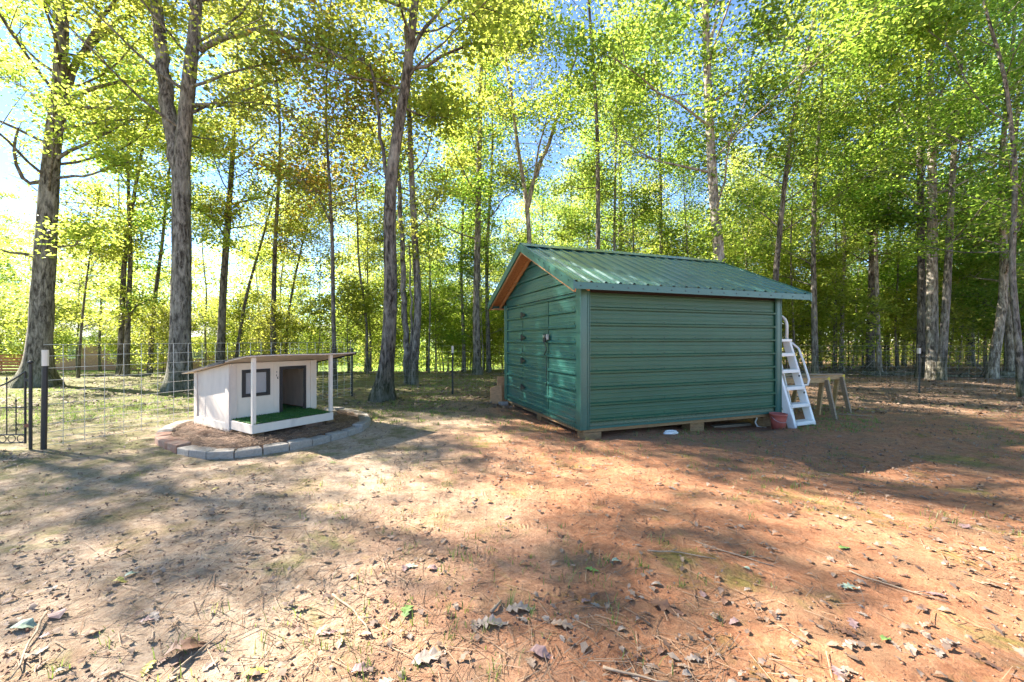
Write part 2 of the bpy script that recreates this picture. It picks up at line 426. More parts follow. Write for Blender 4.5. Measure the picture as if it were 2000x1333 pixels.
# ------------------------------------------------------------ trees
def tubes_np(paths, V, Q):
    """paths: list of (pts Nx3, radii N, nseg)"""
    off = sum(len(v) for v in V)
    for pts, rad, n in paths:
        pts = np.asarray(pts, float); m = len(pts)
        d = np.gradient(pts, axis=0); d /= np.linalg.norm(d, axis=1)[:, None]+1e-9
        ref = np.array([0.31, .95, 0.05]) if abs(d[0, 2]) > .6 else np.array([0, 0, 1.0])
        u = ref-d*(d@ref)[:, None]; u /= np.linalg.norm(u, axis=1)[:, None]+1e-9
        w = np.cross(d, u)
        t = np.arange(n)*2*np.pi/n
        ring = u[:, None]*np.cos(t)[None, :, None]+w[:, None]*np.sin(t)[None, :, None]
        rad = np.asarray(rad)
        rr = rad[:, None, None] if rad.ndim == 1 else rad[:, :, None]
        V.append((pts[:, None]+ring*rr).reshape(-1, 3))
        i = np.arange(m-1)[:, None]*n; k = np.arange(n)[None]; k2 = (k+1) % n
        Q.append((np.stack([i+k, i+k2, i+n+k2, i+n+k], -1)+off).reshape(-1, 4))
        off += m*n

def trunk_mesh(path, rad, seed, nseg=16, flare=1.9, rough=.05, fl_h=.35, mat=None):
    """resampled trunk with root flare and lumpy bark"""
    path = np.asarray(path, float)
    seg = np.linalg.norm(np.diff(path, axis=0), axis=1); s = np.concatenate([[0], np.cumsum(seg)])
    n = max(8, int(s[-1]/.22))
    # finer rings near the ground
    t = np.linspace(0, 1, n)**1.25*s[-1]
    p = np.stack([np.interp(t, s, path[:, i]) for i in range(3)], -1)
    # smooth the polyline
    for _ in range(14): p[1:-1] = (p[:-2]+2*p[1:-1]+p[2:])/4
    r = np.interp(t, s, rad)
    h = t
    ang = np.arange(nseg)*2*np.pi/nseg
    lob = .5+.5*np.sin(ang*5+seed)+.3*np.sin(ang*3+seed*2)
    rr = r[:, None]*(1+(flare-1)*np.exp(-h/fl_h)[:, None]*(0.45+.6*lob[None]))
    rr *= 1+rough*2*(vnoise(ang[None]*4/6.283*nseg/4+seed*7, h[:, None]*2.2, seed)-.5)
    rr *= 1+rough*.8*(vnoise(ang[None]*0+seed, h[:, None]*1.3, seed+5)-.5)
    V, Q = [], []
    p = p.copy(); p[0, 2] -= .12
    tubes_np([(p, rr, nseg)], V, Q)
    return mesh_np('trunk', np.concatenate(V), np.concatenate(Q), mat, True)

def leaves_mesh(name, C, size, seed, mat, flat=.45, sizev=.35):
    rs = np.random.RandomState(seed)
    n = len(C)
    nrm = rs.normal(0, flat, (n, 3)); nrm[:, 2] += 1.0
    nrm /= np.linalg.norm(nrm, axis=1)[:, None]
    t = rs.normal(0, 1, (n, 3)); t[:, 2] -= .25; t -= nrm*(t*nrm).sum(1)[:, None]; t /= np.linalg.norm(t, axis=1)[:, None]+1e-9
    b = np.cross(nrm, t)
    s = size*(1+sizev*rs.uniform(-1, 1, n))[:, None]
    w = s*rs.uniform(.30, .42, (n, 1))
    fold = s*rs.uniform(.02, .22, (n, 1))
    base = C-t*s*.5; tip = C+t*s*.5-nrm*s*.1
    l = C+b*w+nrm*fold-t*s*.05; r = C-b*w+nrm*fold+t*s*.05
    v = np.stack([base, l, tip, r], 1).reshape(-1, 3)
    i = np.arange(n)[:, None]*4
    tr = np.concatenate([i+np.array([[0, 2, 1]]), i+np.array([[0, 3, 2]])], 0)
    return mesh_np(name, v, None, mat, False, tr)

def grow(path, rad, seed, h0, H, Lmax, nl, nleaf, spread=.34, up=.45, extra=None, nsub=6, epic=0, bend=.12, shape='dome', skip=None):
    """limbs, twigs and leaf centres for a trunk path (local, z up). extra: hand-placed limbs as point lists"""
    rs = np.random.RandomState(seed)
    path = np.asarray(path, float); z = path[:, 2]
    def at(h): return np.array([np.interp(h, z, path[:, i]) for i in range(3)])
    def ra(h): return float(np.interp(h, z, rad))
    limbs = []; tw = []; sprays = []; sw_ = []
    az = rs.uniform(0, 6.28)
    specs = []
    for i in range(nl):
        f = (i+rs.uniform(0, 1))/nl; h = h0+(H-h0)*f
        az += 2.4+rs.uniform(-.5, .5)
        if shape == 'dome': L = Lmax*(.55+.45*math.sin(math.pi*min(1, f*1.15+.12)))*(1-.55*max(0, f-.6)/.4)
        else: L = Lmax*(1-.75*f)
        L *= rs.uniform(.7, 1.2)
        if skip and skip(h, az % (2*math.pi)): continue
        el = up*rs.uniform(.4, 1.3)+.5*f
        p0 = at(h); d = np.array([math.cos(az)*math.cos(el), math.sin(az)*math.cos(el), math.sin(el)])
        m = 7; pts = [p0]
        for k in range(1, m):
            d = d+rs.normal(0, bend, 3); d[2] += .03; d /= np.linalg.norm(d)
            pts.append(pts[-1]+d*L/(m-1))
        r0 = max(.010, min(.042, ra(h)*rs.uniform(.2, .36)))
        specs.append((np.array(pts), r0, L))
    for ex in (extra or []):
        ex = np.asarray(ex, float); L = np.linalg.norm(np.diff(ex, axis=0), axis=1).sum()
        specs.append((ex, None, L))
    for pts, r0, L in specs:
        m = len(pts)
        if r0 is not None: limbs.append((pts, np.linspace(r0, max(.006, r0*.2), m), 6))
        ns = max(3, int(nsub*L/Lmax+1.5))
        if r0 is None: ns = max(5, int(L*2))
        lw_ = rs.choice([.22, .5, 1.0, 1.6])
        for j in range(ns):
            t = rs.uniform(.25, 1)**.8
            fi = t*(m-1); i0 = min(int(fi), m-2); p = pts[i0]+(pts[i0+1]-pts[i0])*(fi-i0)
            d = pts[i0+1]-pts[i0]; d = d/np.linalg.norm(d)
            sl = min(1.6, L*.45)*rs.uniform(.5, 1.1)
            dd = d*.6+rs.normal(0, .65, 3)*np.array([1, 1, .6]); dd[2] += .15; dd /= np.linalg.norm(dd)
            q1 = p+dd*sl*.5+rs.normal(0, .05, 3); q2 = p+dd*sl+rs.normal(0, .1, 3)
            tw.append((np.array([p, q1, q2]), np.array([.011, .007, .003])*(1+(r0 or .05)*6), 3))
            for k in range(4):
                tt = rs.uniform(.35, 1.1); sprays.append(p+(q2-p)*tt+rs.normal(0, .16, 3)); sw_.append(lw_)
        sprays.append(pts[-1]); sw_.append(lw_)
    for k in range(epic):
        h = rs.uniform(h0*.35, H); p = at(h); a_ = rs.uniform(0, 6.28)
        q2 = p+np.array([math.cos(a_), math.sin(a_), .25])*rs.uniform(.25, .7)
        tw.append((np.array([p, (p+q2)/2, q2]), np.array([.008, .006, .003]), 3)); sprays.append(q2); sprays.append((p+q2)/2); sw_ += [1, 1]
    sprays = np.array(sprays)
    # irregular clumping: each spray gets its own weight
    w = rs.uniform(.12, 1, len(sprays))**2.2*np.array(sw_); w /= w.sum()
    pick = rs.choice(len(sprays), nleaf, p=w)
    C = sprays[pick]+rs.normal(0, 1, (nleaf, 3))*np.array([spread, spread, spread*.28])
    return limbs, tw, C

def limbs_mesh(name, lst, mat):
    V, Q = [], []; tubes_np(lst, V, Q)
    return mesh_np(name, np.concatenate(V), np.concatenate(Q), mat, True)

LEAFBUDGET = 0.85
def make_tree(name, label, pix, d, width, H=17, h0=3.0, Lmax=3.2, nl=24, nleaf=14000, mat='leaf', bark='bark_grey',
              seed=1, limbs=(), lsize=.104, flare=1.45, group=None, epic=0, forks=(), cat='tree', nseg=14, base=None, up=.45, skip=None, dd=0, spread=.34):
    """pix: list of photo pixels along the stem, base first; width: stem width in pixels near the base"""
    pts = [P(px, py, d+dd*i/len(pix)) for i, (px, py) in enumerate(pix)]
    bx, by = pts[0].x, pts[0].y
    z0 = gzf(bx, by)
    pts[0].z = z0
    org = Vector((bx, by, z0))
    loc = [np.array(p-org) for p in pts]
    # continue the stem above the frame to its full height
    dv = loc[-1]-loc[-2]; dv /= np.linalg.norm(dv); dv = dv*np.array([.6, .6, 1]); top = loc[-1]
    while top[2] < H-.3:
        dv = dv+np.array([rnd.uniform(-.08, .08), rnd.uniform(-.08, .08), .15]); dv /= np.linalg.norm(dv)
        top = top+dv*1.1; loc.append(top)
    loc = np.array(loc)
    loc = loc[np.concatenate([[True], np.diff(loc[:, 2]) > .01])]
    r0 = width/800*d/2*.80
    rad = r0*(1-.80*(loc[:, 2]/loc[-1, 2])**1.1); rad = np.maximum(rad, .015)
    root = empty(name, org, label, cat, group)
    link('trunk', trunk_mesh(loc, rad, seed, nseg, flare, mat=M[bark]), root)
    extra = []
    for lb in list(limbs)+list(forks):
        lp, w = lb[0], lb[1]; ddl = lb[2] if len(lb) > 2 else 0
        q_ = [P(px, py, d+ddl*i/max(1, len(lp)-1))-org for i, (px, py) in enumerate(lp)]
        q_ = np.array([list(v) for v in q_])
        wt = w/800*d/2*.8
        # smooth resample
        s = np.concatenate([[0], np.cumsum(np.linalg.norm(np.diff(q_, axis=0), axis=1))])
        n = max(5, int(s[-1]/.3)); t = np.linspace(0, s[-1], n)
        q_ = np.stack([np.interp(t, s, q_[:, i]) for i in range(3)], -1)
        if n > 4:
            q_[1:-1] = (q_[:-2]+2*q_[1:-1]+q_[2:])/4
            q_[2:-1] += np.random.RandomState(seed+n).normal(0, .02, q_[2:-1].shape)
        end = lb[3] if len(lb) > 3 else .35
        link('limb', limbs_mesh('limb', [(q_, np.linspace(wt, wt*end, n), 10)], M[bark]), root)
        extra.append(q_[n//4:])
    lm, tw, C = grow(loc, rad, seed, h0, min(H, loc[-1, 2]), Lmax, nl, int(nleaf*LEAFBUDGET), extra=extra, epic=epic, up=up, skip=skip, spread=spread)
    lo = link('branches', limbs_mesh('branches', lm+tw, M[bark]), root); lo['kind'] = 'stuff'
    C = C[C[:, 2] > .5]
    # hold the leaves off the roof of the shed, the dog house and the camera
    W = C+np.array(org)
    keep = ~((np.hypot(W[:, 0], W[:, 1]) < 3.0) & (W[:, 2] < 6))
    keep &= ~((W[:, 1] < 11) & (W[:, 2] < 3.2) & (W[:, 0] > -1.5) & (W[:, 0] < 6))
    C = C[keep]
    link('crown', leaves_mesh('crown', C, lsize, seed, M[mat]), root)['kind'] = 'stuff'
    return root

T = make_tree
T('oak_tree', 'massive grey oak with flared roots at the left edge behind the iron gate',
  [(72, 752), (82, 600), (92, 430), (100, 300), (115, 190), (121, 80), (124, 0)], 12.0, 47, H=15, h0=5.2, Lmax=5.0, nl=24, nleaf=30000, mat='leaf_yellow', seed=3, flare=2.3,
  limbs=[([(118, 235), (135, 150), (152, 112), (200, 60), (292, 0), (360, -60)], 20, 1.0),
         ([(165, 100), (190, 45), (230, 0), (250, -40)], 12, -.6),
         ([(118, 228), (145, 182), (195, 168), (285, 155)], 13, .8),
         ([(118, 225), (140, 212), (205, 208), (310, 222), (420, 205), (560, 206)], 10, 1.2),
         ([(112, 310), (150, 285), (205, 262), (260, 235)], 9, .5),
         ([(110, 348), (175, 342), (255, 315)], 7, -.5),
         ([(82, 355), (48, 368), (22, 300), (36, 250)], 10, -.8),
         ([(76, 505), (40, 492), (-40, 486)], 8, -.6),
         ([(104, 484), (150, 478), (180, 460)], 6, -.4)], lsize=.108, nseg=20)
T('forked_tree', 'tall oak splitting into two pale stems behind the white dog house',
  [(350, 764), (354, 600), (355, 450), (353, 330), (358, 262), (368, 170), (380, 60), (386, 0)], 10.8, 46, H=15, h0=6.5, Lmax=4.2, nl=24, nleaf=24000, mat='leaf_yellow', bark='bark_grey', seed=8, flare=1.9,
  limbs=[([(355, 400), (351, 330), (340, 268), (324, 200), (317, 100), (304, 0), (295, -120), (280, -260)], 38, .4, .4),
         ([(390, 98), (430, 76), (480, 62), (530, 60), (575, 72), (620, 95), (680, 113), (712, 118)], 15, -.8),
         ([(375, 205), (430, 202), (500, 200)], 7, -.5)], lsize=.105, nseg=20)
T('leaning_tree', 'dark furrowed oak curving to the right between the dog house and the green shed',
  [(746, 778), (757, 700), (764, 600), (762, 500), (760, 400), (764, 330), (779, 240), (794, 170), (801, 80), (812, 0)], 9.3, 36, H=14, h0=6.6, Lmax=3.8, nl=22, nleaf=22000, mat='leaf_yellow', bark='bark_dark', seed=15, flare=2.1,
  limbs=[([(756, 350), (746, 290), (736, 200), (722, 125)], 10, .2, .6),
         ([(803, 135), (840, 136), (870, 102), (905, 82), (960, 88)], 9, -.3),
         ([(806, 100), (828, 50), (850, 30), (884, -4), (920, -40)], 11, .4)], lsize=.104, nseg=20)
T('twin_tree', 'pair of slim stems from one stump just right of the leaning oak',
  [(806, 752), (818, 600), (811, 480), (803, 330), (800, 230)], 12.4, 20, H=14, h0=4, Lmax=2.6, nl=20, nleaf=13000, seed=21, mat='leaf_yellow',
  limbs=[([(796, 752), (791, 640), (788, 520), (780, 400), (774, 300), (768, 200)], 17, .2, .4), ([(802, 740), (804, 600), (800, 480)], 8, -.2)])
T('tree', 'straight dark tree left of the shed, standing alone against bright woods', [(932, 731), (930, 600), (934, 400), (937, 250), (940, 100), (942, 0)], 15.9, 19, H=18, h0=5, Lmax=2.8, nl=24, nleaf=15000, seed=22, mat='leaf_yellow', bark='bark_grey', epic=20)
T('tree', 'tree forking into a wide pale Y just above the shed roof peak', [(1040, 715), (1036, 520), (1030, 395), (1012, 300), (1000, 190), (985, 100)], 15, 15, H=15, h0=7, Lmax=2.6, nl=18, nleaf=11000, seed=23, mat='leaf_yellow', bark='bark_pale',
  limbs=[([(1031, 405), (1046, 340), (1072, 280), (1100, 190), (1128, 95)], 11, .5, .45), ([(1044, 345), (1052, 290), (1075, 210)], 6, -.3)])
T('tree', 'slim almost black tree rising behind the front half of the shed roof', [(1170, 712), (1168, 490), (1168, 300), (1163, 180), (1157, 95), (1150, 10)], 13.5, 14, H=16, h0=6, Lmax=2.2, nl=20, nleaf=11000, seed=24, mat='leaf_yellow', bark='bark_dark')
T('tree', 'narrow tree behind the middle of the shed roof with bare lower stem', [(1292, 710), (1291, 470), (1290, 330), (1284, 180), (1280, 60)], 18, 11, H=18, h0=6, Lmax=2.8, nl=22, nleaf=13000, seed=25)
T('tree', 'thick mottled tree behind the right end of the shed roof, leaves sprouting from its trunk', [(1412, 720), (1406, 510), (1395, 400), (1388, 300), (1382, 150), (1377, 0)], 11, 28, H=17, h0=4.6, Lmax=3.6, nl=26, nleaf=24000, seed=26, bark='bark_pale', epic=70, lsize=.104,
  limbs=[([(1384, 90), (1400, 40), (1418, -10)], 9, .4)])
T('tree', 'brownish tree leaning right above the end gable of the shed', [(1505, 715), (1516, 520), (1531, 370), (1546, 250), (1570, 130), (1592, 40)], 13, 15, H=15, h0=4.4, Lmax=3.0, nl=26, nleaf=18000, seed=27, bark='bark_dark')
T('tree', 'thin grey tree behind the shed roof, right of the near black one', [(1200, 712), (1200, 450), (1202, 310), (1205, 200)], 17, 9, H=14, h0=4.5, Lmax=2.3, nl=18, nleaf=11000, seed=28)
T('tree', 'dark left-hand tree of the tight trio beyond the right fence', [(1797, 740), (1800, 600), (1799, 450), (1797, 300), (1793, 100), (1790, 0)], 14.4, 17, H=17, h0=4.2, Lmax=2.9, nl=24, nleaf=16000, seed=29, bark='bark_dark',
  limbs=[([(1794, 195), (1765, 130), (1735, 80), (1715, 20)], 8, .4)])
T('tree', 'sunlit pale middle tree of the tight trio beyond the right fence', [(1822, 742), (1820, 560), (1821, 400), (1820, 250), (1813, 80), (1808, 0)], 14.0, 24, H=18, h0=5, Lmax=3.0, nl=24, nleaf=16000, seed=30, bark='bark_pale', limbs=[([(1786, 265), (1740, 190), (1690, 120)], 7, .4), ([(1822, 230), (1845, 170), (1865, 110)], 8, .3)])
T('tree', 'right-hand leaning tree of the tight trio beyond the right fence', [(1838, 738), (1850, 560), (1857, 400), (1866, 250), (1880, 80), (1890, 0)], 13.6, 17, H=16, h0=4, Lmax=3.0, nl=24, nleaf=16000, seed=31)
T('tree', 'leaning pale tree that forks low near the right edge', [(1936, 745), (1945, 680), (1958, 600), (1962, 520), (1955, 380), (1958, 280)], 14.3, 19, H=14, h0=3.2, Lmax=2.8, nl=24, nleaf=16000, seed=32, bark='bark_pale', limbs=[([(1962, 520), (1975, 460), (1992, 400), (2020, 330)], 10, .4)])
T('tree', 'short-looking pale tree right behind the low fork at the right edge', [(1976, 732), (1972, 640), (1968, 560), (1975, 400), (1985, 260)], 15.5, 14, H=15, h0=3.5, Lmax=2.8, nl=20, nleaf=13000, seed=33, bark='bark_pale')
T('tree', 'near slim tree cut off by the right edge of the picture', [(1996, 770), (1990, 680), (1982, 600), (1975, 530), (1985, 330), (1960, 120), (1920, 20)], 10.4, 14, H=13, h0=3.4, Lmax=3.2, nl=26, nleaf=20000, seed=34, lsize=.10)
T('tree', 'thin straight pale stem between the sawhorses and the trio of trees', [(1718, 727), (1713, 600), (1710, 430), (1698, 270), (1690, 180)], 16, 10, H=14, h0=4, Lmax=2.4, nl=20, nleaf=12000, seed=35, bark='bark_pale')
T('tree', 'slim pale tree just above the right end of the sawhorses', [(1643, 722), (1645, 600), (1650, 480), (1648, 380)], 17.5, 10, H=13, h0=3.4, Lmax=2.4, nl=20, nleaf=12000, seed=36, bark='bark_pale')
T('tree', 'grey tree right behind the pool ladder', [(1592, 725), (1590, 600), (1588, 480), (1592, 330), (1605, 200)], 15.5, 14, H=15, h0=3.2, Lmax=3.0, nl=24, nleaf=16000, seed=37)
T('tree', 'tree rising left of the dog house post with a right-hand limb high up', [(430, 722), (436, 560), (446, 420), (455, 300), (461, 180)], 16.5, 19, H=14, h0=5, Lmax=2.6, nl=22, nleaf=13000, seed=38, mat='leaf_yellow', bark='bark_dark',
  limbs=[([(449, 400), (480, 392), (520, 385)], 6, .3), ([(460, 310), (490, 290), (520, 260)], 6, -.3)])
T('tree', 'thin bent stem leaning right just behind the dog house roof', [(458, 716), (470, 640), (482, 570), (503, 500), (518, 450)], 17.5, 9, H=9, h0=4, Lmax=2.0, nl=14, nleaf=7000, seed=39, mat='leaf_yellow', bark='bark_dark')
T('tree', 'medium dark tree above the middle of the dog house roof', [(532, 716), (534, 600), (537, 480), (545, 350), (548, 260)], 16.8, 13, H=14, h0=4.6, Lmax=2.6, nl=20, nleaf=12000, seed=40, mat='leaf_autumn', bark='bark_dark')
T('tree', 'spindly leaning tree above the right part of the dog house roof', [(556, 714), (562, 620), (572, 560), (592, 470)], 18.5, 7, H=10, h0=4, Lmax=1.8, nl=14, nleaf=6000, seed=41, mat='leaf_yellow', bark='bark_dark')
T('tree', 'slim straight tree beside the right end of the dog house roof', [(654, 764), (651, 620), (649, 450), (642, 330), (636, 250)], 11.2, 11, H=11, h0=4.4, Lmax=2.0, nl=18, nleaf=9000, seed=42, mat='leaf_autumn', bark='bark_dark', limbs=[([(648, 440), (620, 380), (560, 340), (500, 330)], 5, .5)])
T('tree', 'left stem of the close pair in front of the brick house', [(234, 733), (238, 620), (243, 500), (262, 380)], 15.4, 13, H=12, h0=3.8, Lmax=2.6, nl=20, nleaf=12000, seed=43, mat='leaf_yellow', bark='bark_dark')
T('tree', 'right stem of the close pair in front of the brick house', [(247, 734), (250, 620), (256, 500), (250, 380)], 15.2, 12, H=12, h0=3.8, Lmax=2.4, nl=18, nleaf=10000, seed=44, bark='bark_dark', limbs=[([(251, 618), (270, 595), (292, 585)], 5, -.3)])
T('tree', 'thin dark tree standing before the brick house window', [(293, 733), (298, 620), (308, 540), (318, 470), (325, 380)], 16.5, 10, H=11, h0=4, Lmax=2.2, nl=16, nleaf=9000, seed=45, mat='leaf_yellow', bark='bark_dark')
T('tree', 'thin leafy sapling right of the massive oak', [(152, 742), (158, 660), (162, 600), (170, 540)], 14.5, 6, H=6.5, h0=1.6, Lmax=1.8, nl=16, nleaf=8000, seed=46, mat='leaf_yellow', bark='bark_dark')
T('tree', 'thin tree midway between the dog house and the leaning oak', [(718, 728), (716, 620), (700, 520), (698, 420)], 17, 7, H=11, h0=3.6, Lmax=2.2, nl=16, nleaf=9000, seed=47, mat='leaf_yellow', bark='bark_dark')
T('tree', 'young tree left of the dark straight one, branching near the fence post', [(907, 724), (904, 620), (900, 520), (905, 400)], 18, 9, H=12, h0=3.4, Lmax=2.4, nl=18, nleaf=11000, seed=48, mat='leaf')
T('tree', 'grey tree between the dark straight tree and the shed gable', [(955, 722), (952, 620), (950, 500), (960, 350)], 17.5, 11, H=13, h0=4, Lmax=2.4, nl=18, nleaf=11000, seed=49, mat='leaf')

# trees of the surrounding woods: a few kinds, copied
def kind_tree(kind, seed, H, r, h0, Lmax, nl, nleaf, lsize, mat, bark, lean=.02, spread=.36, epic=0):
    rs = np.random.RandomState(seed)
    n = 9; z = np.linspace(0, H, n); p = np.zeros((n, 3)); p[:, 2] = z
    wob = np.cumsum(rs.normal(0, lean, (n, 2))*H/n, axis=0); p[:, :2] = wob-wob[0]
    rad = np.maximum(r*(1-.82*(z/H)), .012)
    tr = trunk_mesh(p, rad, seed, 10, 1.5, mat=M[bark])
    lm, tw, C = grow(p, rad, seed, h0, H, Lmax, nl, nleaf, spread=spread, epic=epic)
    return tr, limbs_mesh('branches', lm+tw, M[bark]), leaves_mesh('crown', C[C[:, 2] > .2], lsize, seed, M[mat])
KINDS = [kind_tree('a', 101, 16, .16, 4.5, 3.0, 24, 8200, .115, 'leaf', 'bark_grey', epic=20),
         kind_tree('b', 102, 14, .11, 3.5, 2.6, 22, 7400, .115, 'leaf', 'bark_pale', .035, epic=20),
         kind_tree('c', 103, 16, .20, 5.5, 3.4, 26, 8200, .115, 'leaf_yellow', 'bark_dark'),
         kind_tree('d', 104, 12, .085, 3.0, 2.4, 20, 7000, .115, 'leaf_yellow', 'bark_grey', .05),
         kind_tree('e', 105, 11, .07, 2.5, 2.2, 18, 6200, .112, 'leaf_yellow', 'bark_pale', .05)]
SAP = [kind_tree('s1', 111, 5.0, .028, .9, 1.7, 20, 7500, .10, 'leaf', 'bark_grey', .07, .3),
       kind_tree('s2', 112, 3.4, .022, .5, 1.4, 16, 5500, .10, 'leaf_yellow', 'bark_grey', .09, .28),
       kind_tree('s3', 113, 6.5, .035, 1.5, 1.9, 22, 9000, .10, 'leaf', 'bark_pale', .06, .32)]
ZONES = [(-9999, 0, 'beyond the left edge'), (0, 60, 'left of the massive oak'), (60, 130, 'behind the massive oak'), (130, 225, 'left of the close pair of stems'), (225, 262, 'behind the close pair of stems'),
 (262, 330, 'left of the forked oak'), (330, 380, 'behind the forked oak'), (380, 425, 'just right of the forked oak'), (425, 500, 'above the left half of the dog house roof'), (500, 560, 'above the middle of the dog house roof'), (560, 645, 'above the right half of the dog house roof'),
 (645, 705, 'behind the right dog house post'), (705, 740, 'left of the leaning oak'), (740, 785, 'behind the leaning oak'), (785, 825, 'behind the twin stems'), (825, 880, 'left of the middle fence post'), (880, 925, 'right of the middle fence post'),
 (925, 990, 'left of the shed gable'), (990, 1080, 'behind the roof peak of the shed'), (1080, 1200, 'behind the front half of the shed roof'), (1200, 1330, 'behind the middle of the shed roof'), (1330, 1440, 'behind the mottled tree over the shed'), (1440, 1522, 'behind the right end of the shed'),
 (1522, 1560, 'behind the top of the pool ladder'), (1560, 1605, 'just right of the pool ladder'), (1605, 1660, 'above the sawhorses'), (1660, 1720, 'just right of the sawhorses'), (1720, 1785, 'left of the trio of trunks'), (1785, 1850, 'behind the trio of trunks'),
 (1850, 1930, 'right of the trio of trunks'), (1930, 2000, 'behind the low forked tree at the right edge'), (2000, 99999, 'beyond the right edge')]
def where(x, y):
    px = 1000+800*x/max(y, 1)
    for a_, b_, t in ZONES:
        if a_ <= px < b_: break
    return t
def put(kinds, k, x, y, sc, rz, name, label, cat, group):
    if 'beyond the' not in label:
        look = (['tall grey', 'mid-height pale', 'thick dark', 'slim grey', 'thin pale'] if kinds is KINDS else ['straight thin grey', 'wavy thin pale'] if cat == 'young tree' else ['bushy green', 'low yellow-green', 'tall green'])[k]
        row = 'front row' if y < 19.5 else 'second row' if y < 23 else 'third row' if y < 28 else 'rear row'
        label = ('%s %s, %s, %s' % (look, cat, row, where(x, y))); label = label if len(label.split()) <= 16 else '%s %s %s' % (look, cat, where(x, y))
    r = empty(name, (x, y, gzf(x, y)), label, cat, group, rz); r.scale = (sc, sc, sc*rnd.uniform(.92, 1.1))
    tr, br, cr = kinds[k]
    link('trunk', tr, r); link('branches', br, r)['kind'] = 'stuff'; link('crown', cr, r)['kind'] = 'stuff'
    return r
placed = []
def far_enough(x, y, dmin):
    for (a_, b_) in placed:
        if (a_-x)**2+(b_-y)**2 < dmin*dmin: return False
    return True
def scatter(n, region, kinds, wk, dmin, name, label, cat, group, smin=.8, smax=1.15, ok=None):
    c = 0; tries = 0
    while c < n and tries < n*60:
        tries += 1
        x = rnd.uniform(region[0], region[1]); y = rnd.uniform(region[2], region[3])
        if not far_enough(x, y, dmin) or (ok and not ok(x, y)): continue
        placed.append((x, y)); c += 1
        k = rnd.choices(range(len(kinds)), wk)[0]
        put(kinds, k, x, y, rnd.uniform(smin, smax), rnd.uniform(0, 6.28), name, label, cat, group)
infr = lambda x, y: abs(x) < 1.4*y
# right-hand woods, dense
scatter(22, (3, 38, 17, 34), KINDS, [1, 2, 1, 4, 5], 1.5, 'woodland_tree', 'slender grey-stemmed tree deep in the shaded woods on the right', 'tree', 'trees of the surrounding woods', ok=infr)
# behind the middle
scatter(16, (-7, 4, 18.5, 34), KINDS, [0, 1, 0, 4, 5], 1.7, 'woodland_tree', 'distant slender tree seen between the leaning oak and the shed', 'tree', 'trees of the surrounding woods', .6, .9, ok=infr)
# left, thinner, with open sky above
scatter(17, (-34, -7, 19, 28), KINDS, [0, 0, 0, 4, 4], 2.4, 'woodland_tree', 'small distant tree thinly leafed on the left before the open lawn', 'tree', 'trees of the surrounding woods', .6, .9, ok=lambda x, y: abs(x) < 1.3*y and abs(x+.5*y) > 1.0)
# woods that go on outside the frame to the left and behind, whose shade falls on the yard
scatter(2, (-30, -21, 3, 11), KINDS, [2, 1, 2, 1, 1], 4.0, 'woodland_tree', 'oak standing in the yard beyond the left edge of the picture', 'tree', 'trees beyond the left edge', 1, 1.2, ok=lambda x, y: abs(x) > 1.36*y)
scatter(3, (13, 22, 3, 11), KINDS, [2, 1, 2, 1, 1], 3.5, 'woodland_tree', 'oak standing in the yard beyond the right edge of the picture', 'tree', 'trees beyond the right edge', 1, 1.2, ok=lambda x, y: abs(x) > 1.36*y)
for (k_, x_, y_, s_, r_, t_) in ((2, -17.5, 9.0, 1.0, 2.0, 'thick-trunked'),):  # extra oak out of view, added to throw dappled shade on the yard
    put(KINDS, k_, x_, y_, s_, r_, 'woodland_tree', t_+' oak added beyond the left edge to dapple the yard', 'tree', 'trees beyond the left edge')
POLES = [kind_tree('p1', 121, 10, .045, 3.5, 1.5, 16, 4200, .09, 'leaf', 'bark_grey', .05), kind_tree('p2', 122, 9, .035, 3.0, 1.3, 14, 3600, .09, 'leaf_yellow', 'bark_pale', .07)]
scatter(46, (5, 36, 16.3, 30), POLES, [1, 1], 1.0, 'pole_tree', 'thin pole', 'young tree', 'thin young trees of the surrounding woods', .8, 1.15, ok=infr)
scatter(16, (-9, 4, 17, 28), POLES, [1, 1], 1.1, 'pole_tree', 'thin pole', 'young tree', 'thin young trees of the surrounding woods', .8, 1.1, ok=infr)
# young growth along the wood edge
scatter(62, (4, 36, 16.5, 29), SAP, [2, 4, 2], 1.2, 'sapling', 'leafy sapling in the shade among the right-hand trunks', 'sapling', 'saplings of the surrounding woods', .8, 1.3, ok=infr)
scatter(30, (-9, 6, 17, 28), SAP, [1, 4, 1], 1.3, 'sapling', 'bright leafy sapling along the wood edge left of the shed', 'sapling', 'saplings of the surrounding woods', .7, 1.2, ok=infr)
scatter(24, (-28, -8, 16.5, 26), SAP, [1, 4, 1], 1.6, 'sapling', 'bright young sapling before the brick house on the left', 'sapling', 'saplings of the surrounding woods', .6, 1.0, ok=infr)

# the far wood reads as one mass
def wood_mass(name, n, xr, yr, zr, size, mat, seed, keep=None):
    rs = np.random.RandomState(seed)
    x = rs.uniform(*xr, n); y = rs.uniform(*yr, n)
    z = rs.uniform(0, 1, n)
    top = zr*(.55+.6*vnoise(x*.22, y*.22+seed, seed))
    z = z*top
    C = np.stack([x, y, z+gz(x, y)], -1)
    m = vnoise(C[:, 0]*.7+C[:, 1]*.35, C[:, 2]*.8+C[:, 1]*.5, seed+1) > .40
    if keep is not None: m &= keep(C)
    o = link(name, leaves_mesh(name, C[m], size, seed, M[mat])); tag(o, kind='stuff')
    return o
tag(wood_mass('undergrowth', 42000, (5, 46), (24, 34), 3.2, .13, 'leaf_yellow', 205), 'low leafy undergrowth between the trunks of the right-hand woods', 'undergrowth')
tag(wood_mass('undergrowth', 16000, (-10, 5), (25, 33), 2.2, .13, 'leaf_yellow', 206), 'low bright undergrowth beyond the middle of the yard', 'undergrowth')
